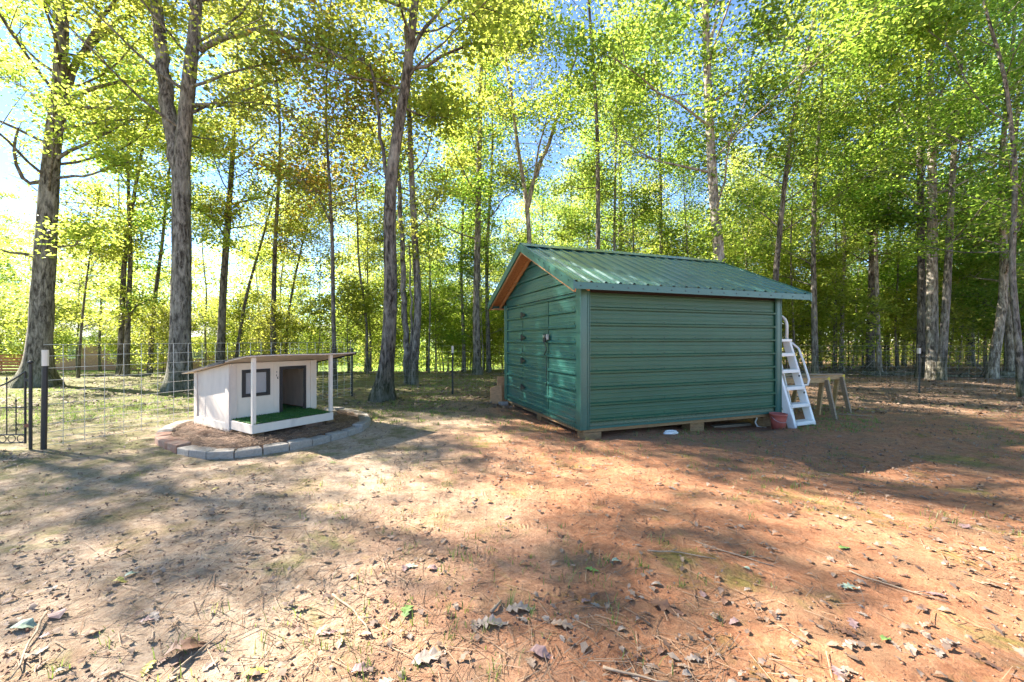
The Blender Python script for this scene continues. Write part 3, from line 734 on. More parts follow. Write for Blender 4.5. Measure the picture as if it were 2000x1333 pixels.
tag(wood_mass('distant_woods', 60000, (2, 62), (34, 44), 8.5, .26, 'leaf_yellow', 201), 'mass of green foliage far back in the woods on the right', 'woods')
tag(wood_mass('distant_woods', 34000, (-16, 6), (36, 46), 6.5, .24, 'leaf_yellow', 202), 'bright green foliage far beyond the middle of the yard', 'woods')
tag(wood_mass('distant_woods', 90000, (-85, -12), (40, 54), 14, .28, 'leaf_yellow', 203), 'low line of hazy green trees far behind the brick house', 'woods')

# ------------------------------------------------------------ brick house, slat fence beyond the trees on the left
def window_(parent, x0, x1, z0, z1, y):
    f = MB()
    f.box(x0-.06, x0, y-.06, y+.02, z0-.06, z1+.06); f.box(x1, x1+.06, y-.06, y+.02, z0-.06, z1+.06)
    f.box(x0, x1, y-.06, y+.02, z1, z1+.06); f.box(x0, x1, y-.06, y+.02, z0-.06, z0); f.box(x0, x1, y-.05, y+.02, (z0+z1)/2-.03, (z0+z1)/2+.03)
    w = f.build('window', M['white_plastic'], parent)
    MB().box(x0, x1, y-.02, y+.01, z0, (z0+z1)/2-.03).build('pane', M['glass'], w)
    MB().box(x0, x1, y-.02, y+.01, (z0+z1)/2+.03, z1).build('pane', M['glass'], w)
    return w
hb = empty('brick_house', (-27.5, 30.0, -.95), 'low red brick house with grey roof seen through the trees on the left', 'house')
MB().box(-7, 6.3, 0, 7, 0, 2.45).build('wall', M['brick'], hb)
for wx in (-4.9, -1.8, 1.4, 4.2): window_(hb, wx, wx+.85, 1.0, 2.1, -.002)
rf = MB()
rf.add([(-7.5, -.6, 2.45), (6.8, -.6, 2.45), (6.8, 7.6, 2.45), (-7.5, 7.6, 2.45), (-7.5, 3.5, 4.4), (6.8, 3.5, 4.4)], [(0, 1, 5, 4), (2, 3, 4, 5), (0, 4, 3), (1, 2, 5), (0, 3, 2, 1)])
rf.build('roof', M['shingle'], hb)
MB().box(-7.5, 6.8, -.64, -.60, 2.3, 2.5).build('fascia', M['white_plastic'], hb)
hw = empty('pale_house', (-25, 47, -1.0), 'small white house with grey roof glimpsed far off between the trunks', 'house')
MB().box(-4, 4, 0, 6, 0, 2.7).build('wall', M['white_plastic'], hw)
MB().add([(-4.3, -.4, 2.7), (4.3, -.4, 2.7), (4.3, 6.4, 2.7), (-4.3, 6.4, 2.7), (-4.3, 3, 4.3), (4.3, 3, 4.3)], [(0, 1, 5, 4), (2, 3, 4, 5), (0, 4, 3), (1, 2, 5), (0, 3, 2, 1)]).build('roof', M['shingle'], hw)
window_(hw, -2, -1, 1, 2.1, -.002); window_(hw, 1, 2, 1, 2.1, -.002)

sf = empty('slat_fence', (-21.5, 16.2, gzf(-19.5, 16.2)), 'orange-stained horizontal slat fence at the far left edge', 'fence')
om = simple('orange_stained_wood', (.42, .15, .055), .8, .25, 10, .3, stretch=(4, 1, 1))
for i in range(6): MB().box(-.6, 2.3, -.02, .01, .12+i*.115, .205+i*.115).build('slat', om, sf)
for x in (-.55, .9, 2.25): MB().box(x-.04, x+.04, .012, .09, -.1, .82).build('post', om, sf)

# ------------------------------------------------------------ green metal shed
C0 = Vector((0.985, 5.8, 0)); W_, LN = 3.22, 3.92
AZ = math.atan2(.345, .938)             # side wall direction: local +x ; away along the gable: local +y
shed = empty('shed', (C0.x, C0.y, 0), 'green ribbed metal shed with low gable roof and a chained door', 'shed', rz=AZ)
ZB, ZT = .09, 2.12; PITCH = .462; RIDGE_A = W_/2; EAVE_Z = 2.14-.02
def roofz(a_): return EAVE_Z+PITCH*(min(a_, W_-a_)+.30)
def rib_profile(z0, z1, start):
    """heights and outward offsets of a ribbed sheet between z0 and z1"""
    pts = []
    k = -1
    while True:
        zc = start+k*.229; k += 1
        if zc > z1+.1: break
        pts += [(zc-.034, 0), (zc-.028, -.014), (zc-.022, -.014), (zc-.017, .030), (zc+.008, .032), (zc+.024, 0)]
        for m_ in (.076, .152): pts += [(zc+m_-.014, 0), (zc+m_-.006, .0025), (zc+m_+.006, .0025), (zc+m_+.014, 0)]
    out = []
    for i in range(len(pts)-1):
        (a0, o0), (a1, o1) = pts[i], pts[i+1]
        if a1 <= z0 or a0 >= z1: continue
        if not out:
            t = max(0, (z0-a0)/(a1-a0)); out.append((max(z0, a0), o0+(o1-o0)*t))
        t = min(1, (z1-a0)/(a1-a0)); out.append((min(z1, a1), o0+(o1-o0)*t))
    return out
def ribbed(name, parent, mat, span, z0, z1, start, mapf, cuts=None):
    """span(z)->(s0,s1); mapf(s, off, z)->point"""
    prof = rib_profile(z0, z1, start)
    n = 9; vs = []; fs = []
    for (z, o) in prof:
        s0, s1 = span(z)
        for k in range(n):
            s = s0+(s1-s0)*k/(n-1)
            wob = .0014*math.sin(s*3.1+z*5)+.0009*math.sin(s*7.7+z*2.3)
            vs.append(mapf(s, o+wob, z))
    for i in range(len(prof)-1):
        for k in range(n-1): fs.append((i*n+k, i*n+k+1, (i+1)*n+k+1, (i+1)*n+k))
    return MB().add(vs, fs).build(name, mat, parent)
side = lambda s, o, z: (s, -o, z)          # the long wall facing the camera
gab = lambda s, o, z: (-o, s, z)           # the door wall on the left
bk = lambda s, o, z: (s, W_+o, z)
rg = lambda s, o, z: (LN+o, s, z)
for (z0, z1) in ((ZB, .93), (.93, 1.84), (1.84, 2.02)):
    ribbed('wall_panel', shed, M['shed_wall'], lambda z: (.118, LN-.118), z0, z1, .20, side)
    ribbed('wall_panel', shed, M['shed_wall'], lambda z: (.0, LN), z0, z1, .20, bk)
def gspan(lo, hi):
    def f(z):
        k = (z-(EAVE_Z-.03))/PITCH-.30
        a0 = max(lo, k); a1 = min(hi, W_-k); 
        return (min(a0, W_/2), max(a1, W_/2)) if lo <= 0 and hi >= W_ else (a0, a1)
    return f
D0, D1, DT = 1.09, 2.24, 2.03
for (z0, z1) in ((ZB, .93), (.93, DT)):
    ribbed('wall_panel', shed, M['shed_gable'], gspan(.118, D0-.012), z0, z1, .17, gab)
    ribbed('wall_panel', shed, M['shed_gable'], gspan(D1+.012, W_-.118), z0, z1, .17, gab)
ribbed('gable_panel', shed, M['shed_gable'], gspan(0, W_), DT+.012, 2.52, .17, gab)
ribbed('gable_panel', shed, M['shed_gable'], gspan(0, W_), 2.52, 2.96, .17, gab)
ribbed('wall_panel', shed, M['shed_gable'], gspan(0, W_), ZB, DT, .17, rg)
ribbed('gable_panel', shed, M['shed_gable'], gspan(0, W_), DT, 2.96, .17, rg)
door = MB().box(.004, .03, D0+.004, D1-.004, ZB+.012, DT-.004).build('door', M['shed_gable'], shed)
ribbed('door_sheet', door, M['shed_gable'], lambda z: (D0, D1), ZB+.01, DT-.002, .17, gab)
MB().box(-.006, .0, D0-.0, D0+.03, ZB+.02, DT-.01).build('door_edge', M['shed_trim'], door)
for z in (.44, .95, 1.39, 1.82):
    h = MB(); h.box(-.034, -.022, D1-.005, D1+.05, z-.055, z+.055); h.add([(-.034, D1-.01, z-.045), (-.034, D1-.17, z-.012), (-.034, D1-.17, z+.012), (-.034, D1-.01, z+.045),
        (-.024, D1-.01, z-.045), (-.024, D1-.17, z-.012), (-.024, D1-.17, z+.012), (-.024, D1-.01, z+.045)], [(0,3,2,1),(4,5,6,7),(0,1,5,4),(1,2,6,5),(2,3,7,6),(3,0,4,7)])
    h.tube([(-.03, D1+.0, z-.06), (-.03, D1+.0, z+.06)], .011, 6)
    h.build('hinge', M['black'], door)
lk = MB(); lk.box(-.05, -.03, D0+.0, D0+.13, 1.36, 1.43); lk.box(-.06, -.025, D0-.07, D0-.02, 1.35, 1.44)
lk.build('latch', M['galv'], door, bevel=.004)
lk = MB(); lk.tube([(-.06, D0-.02, 1.40), (-.075, D0-.03, 1.44), (-.075, D0+.03, 1.45), (-.06, D0+.04, 1.40)], .006, 6); lk.box(-.085, -.055, D0-.03, D0+.045, 1.31, 1.39)
lk.build('padlock', M['black'], door, bevel=.004)
lk = MB(); lk.tube([(-.05, D0+.03+.05*math.sin(t*math.pi*2.2)*1, 1.40-t*.30) for t in [i/14 for i in range(15)]], .009, 6)
lk.build('chain', M['black'], door, True)
lk = MB(); lk.tube([(-.035, D0+.01, 1.07-t*.5) for t in (0, .3, .6, 1)], .005, 6); lk.build('cord', M['black'], door)
# corner trims: L shaped with a raised lip
def corner(x, y, sx, sy):
    m_ = MB(); w = .125; t = .012
    m_.box(min(x, x-sx*t)-.0, max(x, x-sx*t), min(y-sy*.026, y+sy*w), max(y-sy*.026, y+sy*w), ZB-.02, 2.07)
    m_.hexa([(x-sx*.024, y-sy*.026, ZB-.02), (x+sx*w, y-sy*.026, ZB-.02), (x+sx*w, y-sy*.014, ZB-.02), (x-sx*.024, y-sy*.014, ZB-.02),
             (x-sx*.024, y-sy*.026, 2.07), (x+sx*w, y-sy*.026, 2.07), (x+sx*w, y-sy*.014, 2.07), (x-sx*.024, y-sy*.014, 2.07)])
    m_.box(min(x-sx*.026, x-sx*.0125), max(x-sx*.026, x-sx*.0125), min(y-sy*.012, y+sy*w), max(y-sy*.012, y+sy*w), ZB-.02, 2.07)
    m_.tube([(x-sx*.02, y-sy*.02, ZB-.02), (x-sx*.02, y-sy*.02, 2.07)], .014, 8)
    for q_ in (w-.012, w-.045): m_.box(min(x+sx*q_, x+sx*(q_+.009)), max(x+sx*q_, x+sx*(q_+.009)), min(y-sy*.034, y-sy*.024), max(y-sy*.034, y-sy*.024), ZB-.02, 2.07)
    return m_.build('corner_trim', M['shed_trim'], shed)
corner(0, 0, 1, 1); corner(LN, 0, -1, 1); corner(0, W_, 1, -1); corner(LN, W_, -1, -1)
# bottom edge trim
MB().box(.1, LN-.1, -.03, -.021, ZB-.012, ZB+.02).build('base_trim', M['shed_trim'], shed)
MB().box(-.03, -.021, .1, W_-.06, ZB-.012, ZB+.02).build('base_trim', M['shed_trim'], shed)
# floor frame, skids and blocks
MB().box(.03, LN-.03, -.004, .04, .028, ZB-.005).build('rim_joist', M['treated'], shed)
MB().box(.0, .04, .045, W_-.04, .028, ZB-.005).build('rim_joist', M['treated'], shed)
MB().box(.04, LN-.04, .05, W_-.05, .055, .085).build('floor', M['treated'], shed)
for x, y in ((.03, -.02), (2.0, .05), (3.6, .05), (.05, 1.5), (.05, 2.9)): MB().box(x, x+.28, y, y+.19, -.16, .026).build('support_block', M['treated'], shed)
# top plate, coloured black to stand for the eave's shade, and rafters
MB().box(.02, LN-.02, .035, .07, 1.9, 2.20).build('eave_shade_plate', M['black_frame'], shed)
for i in range(7):
    x = .1+i*(LN-.2)/6
    for s in (0, 1):
        ya, yb = (-.27, RIDGE_A) if s == 0 else (W_+.27, RIDGE_A)
        m_ = MB(); m_.beam((x, ya, EAVE_Z-.055), (x, yb, roofz(RIDGE_A)-.075), .04, .07); m_.build('rafter', M['treated'], shed)
# roof: ribbed steel sheets, side by side, ribs running down the slope
OB0, OB1 = -.30, LN+.33
def roof_sheet(b0, b1, s):
    prof = []
    k = math.floor((b0-OB0)/.229-.5)
    while OB0+k*.229 < b1+.1:
        c = OB0+.03+k*.229
        prof += [(c-.030, 0), (c-.012, .022), (c+.012, .022), (c+.030, 0), (c+.064, 0), (c+.070, .005), (c+.082, .005), (c+.088, 0), (c+.140, 0), (c+.146, .005), (c+.158, .005), (c+.164, 0)]
        k += 1
    prof = [p for p in prof if b0-1e-6 <= p[0] <= b1+1e-6]
    if prof[0][0] > b0+.002: prof = [(b0, 0)]+prof
    if prof[-1][0] < b1-.002: prof.append((b1, 0))
    ya = -.33 if s == 0 else W_+.33; n = 7; vs = []; fs = []
    nz = 1/math.sqrt(1+PITCH*PITCH)
    for (b, o) in prof:
        for k in range(n):
            y = ya+(RIDGE_A-ya)*k/(n-1); z = EAVE_Z+PITCH*(min(y, W_-y)+.30)+.012
            sgn = -1 if s == 0 else 1
            vs.append((b, y+sgn*o*PITCH*nz, z+o*nz+.0015*math.sin(b*5+y*4)))
    for i in range(len(prof)-1):
        for k in range(n-1): fs.append((i*n+k, (i+1)*n+k, (i+1)*n+k+1, i*n+k+1))
    o_ = MB().add(vs, fs).build('roof_panel', M['shed_roof'], shed)
    return o_
nb = 5
for i in range(nb):
    for s in (0, 1): roof_sheet(OB0+(OB1-OB0)*i/nb, OB0+(OB1-OB0)*(i+1)/nb, s)
# ridge cap
zr = roofz(RIDGE_A)+.012
rc = MB()
for sg in (-1, 1):
    rc.add([(OB0-.01, RIDGE_A, zr+.045), (OB1+.01, RIDGE_A, zr+.045), (OB1+.01, RIDGE_A+sg*.16, zr+.034-PITCH*.16), (OB0-.01, RIDGE_A+sg*.16, zr+.034-PITCH*.16)], [(0, 1, 2, 3)])
rc.build('ridge_cap', M['shed_roof'], shed)
# eave fascia, both sides
for s in (0, 1):
    y = -.315 if s == 0 else W_+.315
    MB().box(OB0+.002, OB1-.002, y-.012, y+.004, EAVE_Z-.095, EAVE_Z-.002).build('fascia', M['shed_trim'], shed)
    MB().box(OB0+.01, OB1-.01, y+.008, y+.03, EAVE_Z-.085, EAVE_Z-.01).build('sub_fascia', M['osb'], shed) if s else None
# rakes and soffits, front and rear gable
for x, sg in ((OB0, -1), (OB1, 1)):
    for s in (0, 1):
        ya = -.33 if s == 0 else W_+.33
        za = EAVE_Z+.012-PITCH*.03; zb = roofz(RIDGE_A)+.016
        m_ = MB(); t = .014
        m_.hexa([(x-t, ya, za-.115), (x+t, ya, za-.115), (x+t, RIDGE_A, zb-.115), (x-t, RIDGE_A, zb-.115), (x-t, ya, za+.024), (x+t, ya, za+.024), (x+t, RIDGE_A, zb+.024), (x-t, RIDGE_A, zb+.024)])
        m_.build('rake_trim', M['shed_trim'], shed)
        m_ = MB(); xi0, xi1 = (x+.016, -.03) if sg < 0 else (LN+.03, x-.016)
        m_.hexa([(xi0, ya+.03, za-.05), (xi1, ya+.03, za-.05), (xi1, RIDGE_A, zb-.065), (xi0, RIDGE_A, zb-.065), (xi0, ya+.03, za-.02), (xi1, ya+.03, za-.02), (xi1, RIDGE_A, zb-.035), (xi0, RIDGE_A, zb-.035)])
        m_.build('soffit', M['osb'], shed)
        if sg < 0:
            m_ = MB(); m_.beam((x+.035, ya+.03, za-.09), (x+.035, RIDGE_A, zb-.10), .03, .09); m_.build('barge_rafter', M['osb'], shed)
            yy0, yy1 = (-.30, -.03) if s == 0 else (W_+.03, W_+.30)
            if s: MB().box(x+.05, -.03, yy0, yy1, EAVE_Z-.12, EAVE_Z-.10).build('eave_return', M['osb'], shed)
            MB().beam((-.045, -.28 if s == 0 else W_+.28, EAVE_Z-.075), (-.045, RIDGE_A, zb-.12), .03, .07).build('barge_rafter', M['osb'], shed)
# screws on the wall, roof and trims
sc = MB()
for z in [.20+k*.229+.04 for k in range(8)]:
    for x in [.25+k*.6 for k in range(7)]: sc.box(x-.005, x+.005, -.008, .0, z-.005, z+.005)
for z in [.17+k*.229+.04 for k in range(8)]:
    for y in (.2, .7, 1.0, 2.4, 2.9): sc.box(-.008, 0, y-.005, y+.005, z-.005, z+.005)
for k in range(18):
    x = OB0+.1+k*.25; sc.box(x-.007, x+.007, -.333, -.327, EAVE_Z-.06, EAVE_Z-.046)
for k in range(9):
    y = -.2+k*.2; z = EAVE_Z+PITCH*(y+.3)-.02; sc.box(OB0-.020, OB0-.014, y-.007, y+.007, z, z+.014)
sc.build('screws', M['black'], shed)['kind'] = 'stuff'
# welded wire skirt under the door wall
sk = MB()
for k in range(50):
    y = .12+k*.052
    sk.tube([(-.05, y, -.06), (-.05, y, .12)], .0022, 4, False)
for z in (-.0, .05, .10): sk.tube([(-.05, .1, z), (-.05, 2.7, z)], .0022, 4, False)
sk.build('wire_skirt', M['black'], shed)['kind'] = 'stuff'

# ------------------------------------------------------------ dog house
F = Vector((.545, .839, 0)); 
dh = empty('dog_house', (-3.355, 5.29, 0), 'white wooden dog house with porch, black-trimmed window and lean-to roof', 'dog house', rz=math.atan2(.839, .545))
# local x runs along the porch front to the right, local y runs back
PW = 1.15; PD = .626; HD = 1.77; HW = 1.25
z0 = .13; zf = .245
MB().box(0, PW, 0, .03, z0, zf).build('porch_skirt', M['white_paint'], dh, bevel=.003)
MB().box(-.0, .03, .032, PD-.02, z0-.005, zf-.002).build('porch_skirt', M['white_side'], dh, bevel=.003)
MB().box(PW-.03, PW, .032, PD, z0, zf-.002).build('porch_skirt', M['white_paint'], dh)
MB().box(.03, PW-.03, .032, PD+.0, zf-.03, zf-.006).build('porch_deck', M['treated'], dh)
tf = MB()
n = 26; vs = []; fs = []
for i in range(n+1):
    for j in range(13):
        x = .012+(PW-.02)*i/n; y = -.004+(HD*.9)*j/12*1.0 if j > 0 else -.006
        if j == 0: y += .004*math.sin(i*1.7)
        z = zf+.008+.004*math.sin(i*1.3+j)+(.006 if j == 0 else 0)*math.sin(i*.8)
        vs.append((x, y, z))
for i in range(n):
    for j in range(12): fs.append((i*13+j, (i+1)*13+j, (i+1)*13+j+1, i*13+j+1))
turf = tf.add(vs, fs).build('turf_carpet', M['turf'], dh)
bl = MB()
for _ in range(6500):
    x = rnd.uniform(.012, PW-.01); y = rnd.uniform(-.008, PD+.2) if rnd.random() < .8 else rnd.uniform(PD, HD*.88)
    if y > PD-.01 and not (.70 < x < 1.06): continue
    a_ = rnd.uniform(0, 6.28); w = .004; h = rnd.uniform(.012, .026); lx, ly = rnd.uniform(-.012, .012), rnd.uniform(-.012, .012)
    bl.add([(x-w*math.cos(a_), y-w*math.sin(a_), zf+.004), (x+w*math.cos(a_), y+w*math.sin(a_), zf+.004), (x+lx, y+ly, zf+.006+h)], [(0, 1, 2)])
bl.build('turf_pile', M['turf_blade'], turf)['kind'] = 'stuff'
# roof plane
def rz_(y): return 1.125-.150*y
# posts
MB().box(.005, .05, -.012+.015, .035+.015, zf-.02, rz_(.02)-.002).build('porch_post', M['white_paint'], dh, bevel=.003)
MB().box(PW-.05, PW-.005, .003, .05, zf-.02, rz_(.02)-.002).build('porch_post', M['white_paint'], dh, bevel=.003)
# front wall with real openings
wt = .02
def fw(x0, x1, zA, zB, name='front_board', mat='white_paint', yo=0, tk=wt):
    return MB().box(x0, x1, PD-yo, PD-yo+tk, zA, zB).build(name, M[mat], dh)
zt = rz_(PD)-.012
wx0, wx1, wz0, wz1 = .19, .49, .575, .885      # window opening
dx0, dx1, dzt = .705, 1.045, .905              # door opening
fw(.0, wx0, z0, zt); fw(wx0, wx1, z0, wz0); fw(wx0, wx1, wz1, zt); fw(wx1, dx0, z0, zt)
fw(dx0, dx1, dzt, zt); fw(dx1, HW, z0, zt)
fw(-.004, .085, z0-.02, zt, 'corner_board', 'white_side', .014, .012)
fw(HW-.095, HW+.004, zf, zt, 'corner_board', 'white_paint', .014, .012)
fw(.585, .60, zf+.01, zt, 'batten', 'white_paint', .004, .003)
tb = .05
for nme, (x0, x1, a0, a1) in {'l': (wx0-tb+.01, wx0+.008, wz0-tb+.01, wz1+tb-.01), 'r': (wx1-.008, wx1+tb-.01, wz0-tb+.01, wz1+tb-.01)}.items():
    fw(x0, x1, a0, a1, 'window_trim', 'black_frame', .012, .011)
fw(wx0+.009, wx1-.009, wz1-.008, wz1+tb-.01, 'window_trim', 'black_frame', .012, .011)
fw(wx0+.009, wx1-.009, wz0-tb+.01, wz0+.008, 'window_trim', 'black_frame', .012, .011)
MB().box(wx0+.006, wx1-.006, PD+.008, PD+.014, wz0+.006, wz1-.006).build('window_pane', M['glass_grey'] if 'glass_grey' in M else simple('cloudy_plastic_pane', (.30, .30, .31), .3, .1, 4, 0), dh)
fw(dx0-tb+.012, dx0+.008, zf, dzt+tb-.012, 'door_trim', 'black_frame', .012, .011)
fw(dx1-.008, dx1+tb-.014, zf+.01, dzt+tb-.012, 'door_trim', 'black_frame', .012, .011)
fw(dx0+.009, dx1-.009, dzt-.008, dzt+tb-.012, 'door_trim', 'black_frame', .012, .011)
# what is left of the house number beside the door
for (x, z, pts) in ((.625, .865, [(0, .012), (.004, 0), (-.002, -.008)]), (.622, .815, [(.002, .014), (0, 0), (.001, -.014)]),
                    (.640, .775, [(.008, .022), (-.004, .010), (-.007, -.004), (.000, -.013), (.008, -.008), (.006, .002), (-.004, .002)])):
    MB().tube([(x+a_, PD-.006, z+b_) for a_, b_ in pts], .0035, 5).build('number_mark', M['black_frame'], dh)
# side, back and far walls follow the roof
def sidewall(x0, x1, name, mat, ya=PD+.02, yb=HD, low=.10):
    m_ = MB(); m_.hexa([(x0, ya, low), (x1, ya, low), (x1, yb, low-.02), (x0, yb, low-.02), (x0, ya, rz_(ya)-.012), (x1, ya, rz_(ya)-.012), (x1, yb, rz_(yb)-.012), (x0, yb, rz_(yb)-.012)])
    return m_.build(name, M[mat], dh)
sidewall(0, .018, 'side_wall', 'white_side'); sidewall(HW-.018, HW, 'side_wall', 'white_side')
sidewall(-.012, -.001, 'corner_board', 'white_side', HD-.10, HD+.01, .085); sidewall(-.012, -.001, 'corner_board', 'white_side', PD-.0, PD+.11, .085)
MB().box(-.012, -.001, PD+.112, HD-.102, .085, .195).build('sill_board', M['white_paint'], dh)
MB().box(0, HW, HD-.02, HD, .10, rz_(HD)-.014).build('back_wall', M['ply_under'], dh)
MB().box(.02, HW-.02, PD+.03, HD-.03, .2, .235).build('floor', M['treated'], dh)
# lean-to roof: pale plywood under black felt
def slab(x0, x1, y0, y1, t0, t1, name, mat):
    n = 10; m_ = MB(); vs = []
    for lvl in (t0, t1):
        for i in range(n+1):
            for j in range(7):
                x = x0+(x1-x0)*i/n; y = y0+(y1-y0)*j/6
                vs.append((x, y, rz_(y)+lvl+.004*math.sin(x*5+y*3)))
    q_ = 7; o2 = (n+1)*q_; fs = []
    for i in range(n):
        for j in range(6):
            fs.append((i*q_+j, i*q_+j+1, (i+1)*q_+j+1, (i+1)*q_+j)); fs.append((o2+i*q_+j, o2+(i+1)*q_+j, o2+(i+1)*q_+j+1, o2+i*q_+j+1))
        fs.append((i*q_, (i+1)*q_, o2+(i+1)*q_, o2+i*q_)); fs.append((i*q_+6, o2+i*q_+6, o2+(i+1)*q_+6, (i+1)*q_+6))
    for j in range(6):
        fs.append((j, o2+j, o2+j+1, j+1)); b_ = n*q_; fs.append((b_+j, b_+j+1, o2+b_+j+1, o2+b_+j))
    return m_.add(vs, fs).build(name, M[mat], dh)
slab(-.09, 1.50, -.05, 2.00, .0, .014, 'roof_board', 'ply_under')
slab(-.10, 1.51, -.045, 2.01, .0145, .022, 'roof_felt', 'felt')
ft = MB(); ft.hexa([(-.108, .55, rz_(.55)-.012), (-.092, .55, rz_(.55)-.006), (-.092, 1.05, rz_(1.05)-.004), (-.108, 1.05, rz_(1.05)-.008), (-.108, .55, rz_(.55)+.03), (-.092, .55, rz_(.55)+.03), (-.092, 1.05, rz_(1.05)+.03), (-.108, 1.05, rz_(1.05)+.03)])
ft.build('felt_flap', M['felt'], dh)
ft = MB(); ft.beam((1.515, -.05, rz_(-.05)+.004), (1.515, 2.0, rz_(2)+.004), .012, .045); ft.build('roof_edge', M['felt'], dh)
for x in (.05, 1.1): MB().box(x, x+.14, .10, 1.6, .01, z0-.004 if x < .5 else z0-.004).build('skid', M['treated'], dh)
MB().box(.75, 1.02, .06, .28, .0, z0-.002).build('support_brick', M['block_red'], dh)

# ------------------------------------------------------------ ring of concrete edging blocks
ring_px = [(302, 866), (316, 876), (336, 884), (360, 891), (385, 898), (436, 899), (494, 892), (551, 884), (602, 873), (646, 863), (680, 853), (711, 843),
           (726, 831), (718, 817), (690, 809), (650, 803), (600, 803)]
rp = [Vector((*G(*p_), 0)) for p_ in ring_px]
back = [Vector((-3.0, 7.1, 0)), Vector((-3.6, 7.25, 0)), Vector((-4.2, 7.15, 0)), Vector((-4.6, 6.85, 0)), Vector((*G(356, 831), 0)), Vector((*G(322, 843), 0)), Vector((*G(306, 855), 0))]
poly = rp[:-1]+back
# close and smooth
poly = poly+[poly[0]]
seg = [0]
for i in range(1, len(poly)): seg.append(seg[-1]+(poly[i]-poly[i-1]).length)
TOT = seg[-1]
def ringpt(s):
    s %= TOT; i = max(1, int(np.searchsorted(seg, s))); t = (s-seg[i-1])/(seg[i]-seg[i-1]+1e-9); return poly[i-1].lerp(poly[i], t)
cen = Vector((sum(p_.x for p_ in poly)/len(poly), sum(p_.y for p_ in poly)/len(poly), 0))
edg = empty('garden_edging', (cen.x, cen.y, 0), 'oval ring of grey concrete edging blocks round the dog house', 'edging')
nbk = int(round(TOT/.285))
for i in range(nbk):
    s0 = TOT*i/nbk; s1 = TOT*(i+1)/nbk
    a_ = ringpt(s0+.004); b_ = ringpt(s1-.004); mid = (a_+b_)/2
    inn = lambda p_: (p_+(cen-p_).normalized()*.0)
    t_ = (b_-a_).normalized(); nrm = Vector((-t_.y, t_.x, 0))
    if nrm.dot(cen-mid) < 0: nrm = -nrm
    dep = .165; sh = .030
    A, B = a_, b_; Cc = b_+nrm*dep-t_*sh; D = a_+nrm*dep+t_*sh
    z = gzf(mid.x, mid.y)-.02; tp = z+.105+rnd.uniform(-.012, .012)
    ch = .012
    m_ = MB()
    tilt = rnd.uniform(-.004, .004)
    lo = [A, B, Cc, D]
    vs = [(p_.x-cen.x, p_.y-cen.y, z) for p_ in lo]+[(p_.x-cen.x, p_.y-cen.y, tp+(tilt if k in (0, 3) else -tilt)) for k, p_ in enumerate(lo)]
    m_.hexa(vs)
    red = mid.x < -4.05 and mid.y < 5.6
    o_ = m_.build('edging_block', M['block_red'] if red else M['block'], edg, bevel=.010)
# bed of mulch and pine straw inside
inner = [p_+(cen-p_).normalized()*.10 for p_ in poly[:-1]]
rings = 10; vs = []; fs = []; npt = len(inner)
for k in range(rings+1):
    f = k/rings
    for p_ in inner:
        q_ = p_.lerp(cen, f)
        h = .045+.03*math.sin(f*2)+.03*(float(vnoise(q_.x*4, q_.y*4, 9))-.5)+.02*(float(vnoise(q_.x*11, q_.y*11, 10))-.5)
        vs.append((q_.x, q_.y, h))
for k in range(rings):
    for i in range(npt): fs.append((k*npt+i, k*npt+(i+1) % npt, (k+1)*npt+(i+1) % npt, (k+1)*npt+i))
tag(MB().add(vs, fs).build('mulch_bed', M['mulch'], smooth=True), 'brown mulch and soil filling the block ring under the dog house', kind='stuff')
def in_poly(x, y, pl):
    c = False; j = len(pl)-1
    for i in range(len(pl)):
        if (pl[i].y > y) != (pl[j].y > y) and x < (pl[j].x-pl[i].x)*(y-pl[i].y)/(pl[j].y-pl[i].y)+pl[i].x: c = not c
        j = i
    return c
st = MB(); c = 0
while c < 7000:
    x = rnd.uniform(-5.2, -1.8); y = rnd.uniform(4.4, 7.3)
    if not in_poly(x, y, inner): continue
    c += 1; a_ = rnd.uniform(0, 6.28); l = rnd.uniform(.03, .09); z = .088+rnd.uniform(-.02, .03); w = .0036
    dx, dy = math.cos(a_)*l, math.sin(a_)*l; nx_, ny_ = -math.sin(a_)*w, math.cos(a_)*w
    st.add([(x-dx-nx_, y-dy-ny_, z), (x+dx, y+dy, z+rnd.uniform(-.015, .02)), (x-dx+nx_, y-dy+ny_, z+.001)], [(0, 1, 2)])
tag(st.build('pine_straw', M['straw']), 'pine needles strewn over the mulch inside the block ring', kind='stuff')

# ------------------------------------------------------------ fences
def tpost(parent, x, y, h, cap=.16, r=.022, oz=0):
    z = gzf(x, y)-.05
    m_ = MB(); m_.box(x-.022, x+.022, y-.004, y+.004, z, h); m_.box(x-.004, x+.004, y+.004, y+.04, z, h)
    for k in range(int((h-z)/.06)): m_.box(x-.007, x+.007, y-.011, y-.004, z+k*.06, z+k*.06+.02)
    p_ = m_.build('post', M['green_post'], parent)
    if cap:
        MB().box(x-.026, x+.026, y-.014, y+.045, h-cap, h+.004).build('post_cap', M['white_paint'], p_)
    return p_
A_ = Vector((-5.72, 5.05, 0)); B_ = Vector((-3.8, 9.73, 0))
f1 = empty('wire_fence', (0, 0, 0), 'tall wide-mesh wire panel fence running back behind the dog house', 'fence')
dirf = (B_-A_).normalized(); Lf = (B_-A_).length
hs = [.05, .13, .21, .31, .42, .55, .70, .85, 1.0, 1.15, 1.29]
for z in hs:
    MB().tube([A_+dirf*(-.04)+Vector((0, 0, z)), A_+dirf*Lf*.33+Vector((0, 0, z+rnd.uniform(-.008, .008))), A_+dirf*Lf*.66+Vector((0, 0, z+rnd.uniform(-.008, .008))), B_+Vector((0, 0, z))], .0034, 5, False).build('wire', M['galv'], f1)
k = 0
